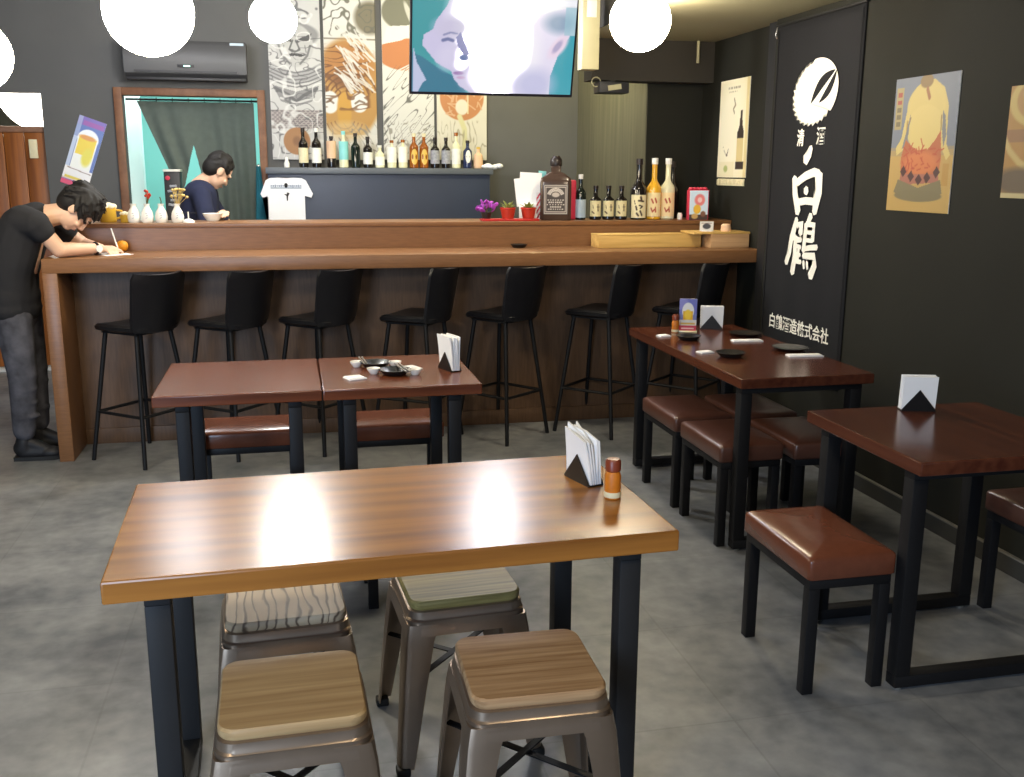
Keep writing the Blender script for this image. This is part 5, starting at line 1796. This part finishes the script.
mb = MB()
mb.prism(leaf(cxw-0.03, czw-0.055, cxw+0.20, czw+0.10, 0.028, skew=0.026), 0.0126, 0.0134, Matrix.Rotation(PI/2, 4, 'X'))
mb.prism(leaf(cxw+0.055, czw-0.055, cxw+0.215, czw+0.10, 0.022, skew=-0.020), 0.0126, 0.0134, Matrix.Rotation(PI/2, 4, 'X'))
bmesh.ops.triangulate(mb.bm, faces=[f for f in mb.bm.faces if len(f.verts) > 4])
mb.build('crest_leaf', M['banner'], bn, smooth=False, label='dark twin leaf shape')


def btext(name, txt, yc, zc, wy, hz, bold):
    xf = Matrix.Translation((yw(yc), -0.0125, zc-0.45)) @ Matrix.Rotation(PI/2, 4, 'X')
    return text_mesh(name, txt, 0.3, 0.0006, M['banner_white'], bn, xf, bold, wy, hz)


btext('character', '清', 5.070, 1.738, 0.075, 0.09, 0.005)
btext('character', '酒', 4.858, 1.742, 0.085, 0.09, 0.005)
btext('lettering', '白鶴酒造株式会社', 4.967, 0.713, 0.66, 0.085, 0.004)
# brush strokes of the two large characters, drawn as thick prisms
def stroke(mb, pts, w0, w1, sx=1.0):
    P_ = [Vector((x, z)) for x, z in pts]
    w0, w1 = w0*sx, w1*sx
    L, R_ = [], []
    m_ = len(P_)
    for i, q in enumerate(P_):
        d = (P_[min(i+1, m_-1)]-P_[max(i-1, 0)])
        d = d.normalized() if d.length > 1e-9 else Vector((1, 0))
        nn = Vector((-d.y, d.x))
        t_ = i/(m_-1)
        wd = (w0+(w1-w0)*t_)
        L.append(tuple(q+nn*wd))
        R_.append(tuple(q-nn*wd))
    e0 = tuple(P_[0]-(P_[1]-P_[0]).normalized()*w0*0.6)
    e1 = tuple(P_[-1]+(P_[-1]-P_[-2]).normalized()*w1*0.6)
    poly = L+[e1]+R_[::-1]+[e0]
    stroke.k += 1
    d_ = 0.0115+0.00003*(stroke.k % 20)
    mb.prism(poly, d_, d_+0.001, Matrix.Rotation(PI/2, 4, 'X'))


stroke.k = 0


def char(name, strokes, yc, zc, wy, hz):
    mb = MB()
    for pts, w0, w1 in strokes:
        stroke(mb, [(yw(yc)+(x-0.5)*wy, zc-0.45+(z-0.5)*hz) for x, z in pts], w0, w1, 0.70)
    bmesh.ops.triangulate(mb.bm, faces=[f for f in mb.bm.faces if len(f.verts) > 4])
    return mb.build(name, M['banner_white'], bn, smooth=False)


def char_abs(name, strokes):
    mb = MB()
    for pts, w0, w1 in strokes:
        stroke(mb, [(yw(y), z-0.45) for y, z in pts], w0, w1)
    bmesh.ops.triangulate(mb.bm, faces=[f for f in mb.bm.faces if len(f.verts) > 4])
    return mb.build(name, M['banner_white'], bn, smooth=False)


char_abs('character', [([(4.950, 1.685), (4.965, 1.650), (5.005, 1.618)], 0.018, 0.032),
                       ([(5.110, 1.525), (5.092, 1.44), (5.045, 1.340)], 0.024, 0.028),
                       ([(5.075, 1.500), (4.99, 1.535), (4.90, 1.556), (4.850, 1.545)], 0.022, 0.024),
                       ([(4.850, 1.545), (4.838, 1.45), (4.870, 1.345)], 0.038, 0.024),
                       ([(5.05, 1.395), (4.97, 1.405), (4.86, 1.402)], 0.020, 0.020),
                       ([(4.985, 1.464), (4.972, 1.458), (4.958, 1.456)], 0.022, 0.022)])
char('character', [([(0.26, 0.98), (0.20, 0.80), (0.14, 0.62)], 0.024, 0.040),
                   ([(0.30, 0.86), (0.44, 0.90), (0.42, 0.72)], 0.026, 0.034),
                   ([(0.12, 0.62), (0.08, 0.36), (-0.02, 0.16)], 0.030, 0.028),
                   ([(0.22, 0.66), (0.34, 0.60), (0.46, 0.62)], 0.022, 0.022),
                   ([(0.26, 0.60), (0.28, 0.30), (0.22, 0.00)], 0.026, 0.034),
                   ([(0.26, 0.50), (0.46, 0.48)], 0.016, 0.016), ([(0.26, 0.36), (0.46, 0.34)], 0.016, 0.016),
                   ([(0.40, 0.50), (0.38, 0.24)], 0.018, 0.018), ([(0.26, 0.22), (0.50, 0.22)], 0.018, 0.018),
                   ([(0.74, 1.06), (0.66, 0.94)], 0.030, 0.024),
                   ([(0.60, 0.90), (0.58, 0.60), (0.56, 0.42)], 0.026, 0.026),
                   ([(0.60, 0.90), (0.86, 0.90), (0.84, 0.62)], 0.024, 0.026),
                   ([(0.60, 0.76), (0.84, 0.76)], 0.016, 0.016), ([(0.60, 0.62), (0.84, 0.62)], 0.016, 0.016),
                   ([(0.56, 0.46), (0.80, 0.50), (1.00, 0.52)], 0.020, 0.022),
                   ([(0.56, 0.34), (0.92, 0.36), (0.96, 0.20), (0.84, 0.00)], 0.024, 0.040),
                   ([(0.58, 0.24), (0.62, 0.12)], 0.018, 0.014), ([(0.70, 0.24), (0.74, 0.12)], 0.018, 0.014)], 4.978, 1.160, 0.320, 0.305)


# ================================================================== PEOPLE
def finger_chain(mb, base, dirs, r0, lens):
    p = Vector(base)
    r = r0
    for d, l in zip(dirs, lens):
        q = p+Vector(d).normalized()*l
        mb.cap(p, q, r, r*0.9)
        p, r = q, r*0.9


def hand(mb, wrist, fwd, side, upv, s=1.0, curl=0.5):
    """palm plus four fingers and a thumb; fwd along the palm, side towards the thumb, upv the back of the hand"""
    fwd, side, upv = (Vector(v).normalized() for v in (fwd, side, upv))
    wrist = Vector(wrist)
    for k in range(4):
        o_ = wrist+side*(0.026-0.0175*k)*s
        mb.cap(wrist+side*(0.012-0.008*k)*s+fwd*0.012*s, o_+fwd*0.082*s, 0.015*s, 0.0115*s)
    for k in range(4):
        L = (0.072, 0.082, 0.076, 0.060)[k]*s
        b = wrist+side*(0.028-0.0185*k)*s+fwd*0.086*s
        ds = [fwd*math.cos(curl*a)-upv*math.sin(curl*a) for a in (0.5, 1.4, 2.2)]
        finger_chain(mb, b, ds, 0.0088*s, (L*0.45, L*0.32, L*0.26))
    finger_chain(mb, wrist+side*0.022*s+fwd*0.022*s, [fwd*0.5+side*0.75-upv*0.25, fwd*0.85+side*0.25-upv*0.35, fwd*0.95-side*0.1-upv*0.4], 0.011*s, (0.032*s, 0.03*s, 0.024*s))


def head_parts(mb, c, f, u, s=1.0):
    """c centre of the skull, f face direction, u crown direction"""
    c, f, u = Vector(c), Vector(f).normalized(), Vector(u).normalized()
    u = (u-f*u.dot(f)).normalized()
    l = f.cross(u)
    R_ = Matrix((l, f, u)).transposed()
    P_ = lambda a, b, d: c+l*a*s+f*b*s+u*d*s
    mb.ell(P_(0, -0.008, 0.025), (0.074*s, 0.093*s, 0.088*s), R_)
    mb.ell(P_(0, 0.028, -0.040), (0.060*s, 0.062*s, 0.075*s), R_)
    mb.ell(P_(0, 0.055, -0.088), (0.032*s, 0.030*s, 0.024*s), R_)          # chin
    mb.cap(P_(0, 0.088, 0.004), P_(0, 0.104, -0.032), 0.007*s, 0.0105*s)     # nose
    for q in (-1, 1):
        mb.ell(P_(q*0.013, 0.094, -0.038), (0.009*s, 0.010*s, 0.008*s), R_)
        mb.ell(P_(q*0.077, -0.006, -0.008), (0.010*s, 0.022*s, 0.034*s), R_)  # ears
        mb.ell(P_(q*0.032, 0.080, 0.020), (0.022*s, 0.010*s, 0.008*s), R_)   # brow
        mb.ell(P_(q*0.038, 0.070, -0.030), (0.022*s, 0.018*s, 0.018*s), R_)  # cheek
    mb.ell(P_(0, 0.085, -0.062), (0.024*s, 0.010*s, 0.006*s), R_)           # lips
    mb.ell(P_(0, 0.083, -0.070), (0.020*s, 0.010*s, 0.006*s), R_)
    return R_, P_


def face_details(c, f, u, s, t, off):
    c, f, u = Vector(c), Vector(f).normalized(), Vector(u).normalized()
    u = (u-f*u.dot(f)).normalized()
    l = f.cross(u)
    R_ = Matrix((l, f, u)).transposed()
    mb = MB()
    for q in (-1, 1):
        mb.ell(c+l*q*0.032*s+f*0.082*s+u*0.004*s, (0.013*s, 0.007*s, 0.006*s), R_, u=12, v=8)
    mb.build('eyes', M['black_ink'], t, off=off)
    mb = MB()
    for q in (-1, 1):
        mb.cap(c+l*q*0.016*s+f*0.092*s+u*0.022*s, c+l*q*0.050*s+f*0.082*s+u*0.026*s, 0.004*s, 0.003*s)
    mb.build('eyebrows', M['hair'], t, off=off)
    mb = MB()
    mb.ell(c+f*0.094*s-u*0.066*s, (0.022*s, 0.004*s, 0.004*s), R_, u=12, v=8)
    mb.build('mouth', mat('lip', S(150, 86, 78), 0.5, var=0.1), t, off=off)


def hair_part(mb, c, f, u, s, seed, tuft, fringe=0.0, n=170, rad=0.009):
    c, f, u = Vector(c), Vector(f).normalized(), Vector(u).normalized()
    u = (u-f*u.dot(f)).normalized()
    l = f.cross(u)
    R_ = Matrix((l, f, u)).transposed()
    mb.ell(c+f*(-0.020)*s+u*0.040*s, (0.081*s, 0.092*s, 0.084*s), R_)
    mb.ell(c+f*(-0.045)*s-u*0.005*s, (0.074*s, 0.062*s, 0.075*s), R_)
    rnd = random.Random(seed)
    for k in range(n):
        th = rnd.random()*2*PI
        ph = math.acos(1.0-1.25*rnd.random())
        d = (l*math.sin(ph)*math.cos(th)+f*math.sin(ph)*math.sin(th)*0.95+u*math.cos(ph))
        if d.dot(f) > 0.62 and d.dot(u) < 0.45:
            continue
        b = c-f*0.018*s+u*0.036*s+Vector(d)*0.080*s
        flow = f*(1.0 if d.dot(f) > -0.35 else -0.4)-u*0.55+l*(rnd.random()-0.5)*0.8
        flow = (flow-d*flow.dot(d)).normalized()
        L_ = tuft*(0.7+0.6*rnd.random())
        mb.cap(b, b+flow*L_*0.5+d*0.010, rad, rad*0.8)
        mb.cap(b+flow*L_*0.5+d*0.010, b+flow*L_+d*(0.012*rnd.random()+fringe*0.01), rad*0.8, rad*0.4)


# ---- the man leaning on the counter
off1 = Vector((-1.45, 5.75, 0))
p1 = thing('person', 'person in black T-shirt and dark jeans bent over the counter end, writing', 'person', off1)
HC, HF, HU = (-1.105, 5.76, 1.345), (0.36, 0.02, -0.92), (0.93, 0.05, 0.36)


def body1(mb):
    head_parts(mb, HC, HF, HU, 1.0)
    mb.cap((-1.28, 5.765, 1.305), (-1.165, 5.762, 1.325), 0.062, 0.056)
    mb.cap((-1.36, 5.765, 1.24), (-1.28, 5.765, 1.30), 0.10, 0.07)
    # trunk and legs under the clothes keep the figure one surface
    mb.cap((-1.475, 5.765, 0.92), (-1.38, 5.765, 1.22), 0.105, 0.10)
    for y_, hx, kx, ax in ((5.66, -1.455, -1.435, -1.462), (5.87, -1.455, -1.43, -1.44)):
        mb.cap((hx, y_, 0.88), (kx, y_, 0.48), 0.075, 0.052)
        mb.cap((kx, y_, 0.48), (ax, y_, 0.10), 0.050, 0.034)
        mb.cap((ax, y_, 0.10), (ax+0.10, y_, 0.055), 0.034, 0.03)
    # near arm
    mb.cap((-1.36, 5.64, 1.25), (-1.27, 5.60, 1.26), 0.06, 0.055)
    mb.cap((-1.275, 5.595, 1.265), (-1.19, 5.635, 1.138), 0.047, 0.040)
    mb.cap((-1.19, 5.635, 1.138), (-1.015, 5.790, 1.132), 0.041, 0.026)
    hand(mb, (-1.01, 5.795, 1.130), (0.80, 0.58, -0.06), (-0.55, 0.75, 0.25), (0.1, -0.05, 1), 0.92, 0.62)
    # far arm
    mb.cap((-1.28, 5.925, 1.265), (-1.135, 5.985, 1.14), 0.047, 0.039)
    mb.cap((-1.135, 5.985, 1.14), (-1.045, 5.88, 1.131), 0.039, 0.027)
    hand(mb, (-1.04, 5.875, 1.130), (0.75, -0.62, -0.06), (0.55, 0.75, 0.1), (0.0, 0, 1), 0.9, 0.45)


blob('body', body1, M['skin'], p1, off1, 0.0052, 3)


def shirt1(mb):
    mb.ell((-1.475, 5.765, 0.82), (0.140, 0.215, 0.10))
    mb.ell((-1.475, 5.765, 0.88), (0.140, 0.210, 0.14))
    mb.cap((-1.475, 5.765, 0.86), (-1.465, 5.765, 1.02), 0.135, 0.125)
    for dy in (-0.075, 0.075):
        mb.cap((-1.475, 5.765+dy, 0.84), (-1.465, 5.765+dy, 1.02), 0.118, 0.118)
        mb.cap((-1.465, 5.765+dy, 1.02), (-1.375, 5.765+dy, 1.25), 0.120, 0.112)
    mb.cap((-1.375, 5.765, 1.265), (-1.315, 5.765, 1.30), 0.105, 0.085)
    for sy in (-1, 1):
        mb.cap((-1.36, 5.765+sy*0.10, 1.28), (-1.285, 5.765+sy*0.165, 1.275), 0.092, 0.072)
    mb.cap((-1.285, 5.600, 1.275), (-1.258, 5.606, 1.235), 0.066, 0.062)
    mb.cap((-1.285, 5.930, 1.275), (-1.215, 5.955, 1.210), 0.068, 0.062)


blob('tshirt', shirt1, M['shirt_black'], p1, off1, 0.009, 5)


def trousers1(mb):
    mb.ell((-1.470, 5.765, 0.79), (0.112, 0.175, 0.11))
    for y_, hx, kx, ax in ((5.66, -1.455, -1.437, -1.460), (5.87, -1.455, -1.432, -1.438)):
        mb.cap((hx, y_, 0.78), (kx, y_, 0.47), 0.098, 0.074)
        mb.cap((kx, y_, 0.47), (ax+0.005, y_, 0.165), 0.074, 0.060)
        for k in range(4):
            mb.ell((kx+0.01*math.sin(k*3), y_, 0.47-0.075*k), (0.079-0.004*k, 0.077-0.004*k, 0.018))


blob('trousers', trousers1, M['jeans'], p1, off1, 0.009, 3)
for y_, ax, yaw_ in ((5.66, -1.462, -0.10), (5.87, -1.438, 0.05)):
    def shoe(mb, y_=y_, ax=ax):
        mb.ell((ax-0.005, y_, 0.065), (0.055, 0.045, 0.050))
        mb.cap((ax, y_, 0.045), (ax+0.135, y_, 0.036), 0.043, 0.034)
        mb.ell((ax+0.13, y_, 0.036), (0.062, 0.047, 0.034))
        mb.cap((ax-0.005, y_, 0.075), (ax+0.0, y_, 0.105), 0.046, 0.044)
        mb.cap((ax+0.03, y_, 0.09), (ax+0.10, y_, 0.055), 0.036, 0.032)
    so = blob('shoe', shoe, M['shoe'], p1, off1, 0.006, 3)
    MB().prism([(ax-0.055, y_-0.036), (ax+0.02, y_-0.042), (ax+0.15, y_-0.045), (ax+0.19, y_-0.02), (ax+0.19, y_+0.02), (ax+0.15, y_+0.045), (ax+0.02, y_+0.042), (ax-0.055, y_+0.036)], 0.0, 0.022).build('sole', M['cord'], so, off=off1)
blob('hair', lambda mb: hair_part(mb, HC, HF, HU, 1.10, 3, 0.060, 0.6, 200, 0.010), M['hair'], p1, off1, 0.0055, 3)
face_details(HC, HF, HU, 1.0, p1, off1)
wv = Vector((0.175, 0.155, -0.006)).normalized()
wt = MB()
cw = Vector((-1.035, 5.772, 1.133))
a1 = wv.cross(Vector((0, 0, 1))).normalized()
a2 = a1.cross(wv)
ring = []
for k in range(25):
    a = 2*PI*k/24
    ring.append(cw+(a1*math.cos(a)+a2*math.sin(a))*0.030)
wt.tube(ring, 0.007, seg=6, cap=False)
wo = wt.build('wristwatch', M['cap_dark'], p1, off=off1)
MB().lathe([(0, 0), (0.019, 0), (0.019, 0.008), (0, 0.009)], seg=18, mtx=(a1*1.0).to_track_quat('Z', 'Y').to_matrix(), c=cw+a1*0.030).build('watch_face', M['white'], wo, off=off1, label='white watch dial')

o = MB().bx(-0.075, 0.075, -0.10, 0.10, 0, 0.002).build('note_paper', M['paper'])
o.location = (-0.965, 5.84, 1.095)
o.rotation_euler = (0, 0, 0.6)
tag(o, 'white sheet on the counter under the writing hand', 'paper')
q0, q1 = Vector((-0.930, 5.862, 1.100)), Vector((-0.965, 5.872, 1.235))
o = MB().tube([q0, q0+(q1-q0)*0.12, q1], [0.001, 0.004, 0.004], seg=8).build('pen', M['white'], off=q0)
o.location = q0
tag(o, 'white pen upright in the leaning man\'s hand', 'pen')

# ---- the cook behind the counter
off2 = Vector((-0.56, 7.25, 0))
p2 = thing('person', 'person in navy shirt working head down in front of the doorway curtain', 'person', off2)
HC2, HF2, HU2 = (-0.465, 7.20, 1.548), (0.62, 0.34, -0.70), (0.62, 0.2, 0.75)


def body2(mb):
    head_parts(mb, HC2, HF2, HU2, 1.0)
    mb.cap((-0.60, 7.22, 1.44), (-0.52, 7.21, 1.50), 0.060, 0.056)
    mb.cap((-0.64, 7.23, 0.95), (-0.61, 7.23, 1.36), 0.10, 0.095)
    for y_ in (7.13, 7.33):
        mb.cap((-0.64, y_, 0.92), (-0.63, y_, 0.50), 0.075, 0.055)
        mb.cap((-0.63, y_, 0.50), (-0.65, y_, 0.10), 0.052, 0.036)
        mb.cap((-0.65, y_, 0.10), (-0.55, y_, 0.05), 0.036, 0.032)
    mb.cap((-0.57, 7.05, 1.38), (-0.53, 6.90, 1.17), 0.05, 0.042)
    mb.cap((-0.53, 6.90, 1.17), (-0.405, 6.51, 1.285), 0.040, 0.027)
    hand(mb, (-0.405, 6.50, 1.285), (0.10, -0.80, 0.12), (-0.75, -0.2, 0.0), (0.1, 0.5, 0.85), 0.95, 0.6)
    mb.cap((-0.57, 7.40, 1.38), (-0.45, 7.46, 1.17), 0.05, 0.042)
    mb.cap((-0.45, 7.46, 1.17), (-0.27, 7.36, 1.12), 0.040, 0.027)
    hand(mb, (-0.26, 7.355, 1.118), (0.9, -0.35, -0.1), (0.3, 0.9, 0.1), (0.1, 0, 1), 0.95, 0.5)


blob('body', body2, M['skin'], p2, off2, 0.0062, 3)


def shirt2(mb):
    for dy in (-0.075, 0.075):
        mb.cap((-0.63, 7.23+dy, 0.92), (-0.615, 7.23+dy, 1.18), 0.125, 0.125)
        mb.cap((-0.615, 7.23+dy, 1.18), (-0.59, 7.23+dy, 1.370), 0.130, 0.118)
    mb.cap((-0.61, 7.225, 1.38), (-0.585, 7.222, 1.42), 0.10, 0.078)
    for sy in (-1, 1):
        mb.cap((-0.60, 7.225+sy*0.10, 1.385), (-0.575, 7.225+sy*0.165, 1.375), 0.085, 0.070)
    mb.cap((-0.572, 7.055, 1.38), (-0.535, 6.925, 1.205), 0.066, 0.058)
    mb.cap((-0.572, 7.395, 1.38), (-0.48, 7.45, 1.21), 0.066, 0.058)


blob('shirt', shirt2, M['shirt_navy'], p2, off2, 0.010, 5)


def trousers2(mb):
    mb.ell((-0.64, 7.23, 0.90), (0.12, 0.18, 0.11))
    for y_ in (7.13, 7.33):
        mb.cap((-0.64, y_, 0.90), (-0.63, y_, 0.50), 0.095, 0.075)
        mb.cap((-0.63, y_, 0.50), (-0.648, y_, 0.13), 0.073, 0.062)


blob('trousers', trousers2, M['jeans'], p2, off2, 0.010, 3)
for y_ in (7.13, 7.33):
    def shoe2(mb, y_=y_):
        mb.ell((-0.655, y_, 0.06), (0.055, 0.045, 0.055))
        mb.cap((-0.65, y_, 0.04), (-0.515, y_, 0.036), 0.040, 0.034)
    blob('shoe', shoe2, M['shoe'], p2, off2, 0.007, 3)
blob('hair', lambda mb: hair_part(mb, HC2, HF2, HU2, 1.02, 9, 0.035, 0.0, 160, 0.007), M['hair'], p2, off2, 0.006, 6)
face_details(HC2, HF2, HU2, 1.0, p2, off2)
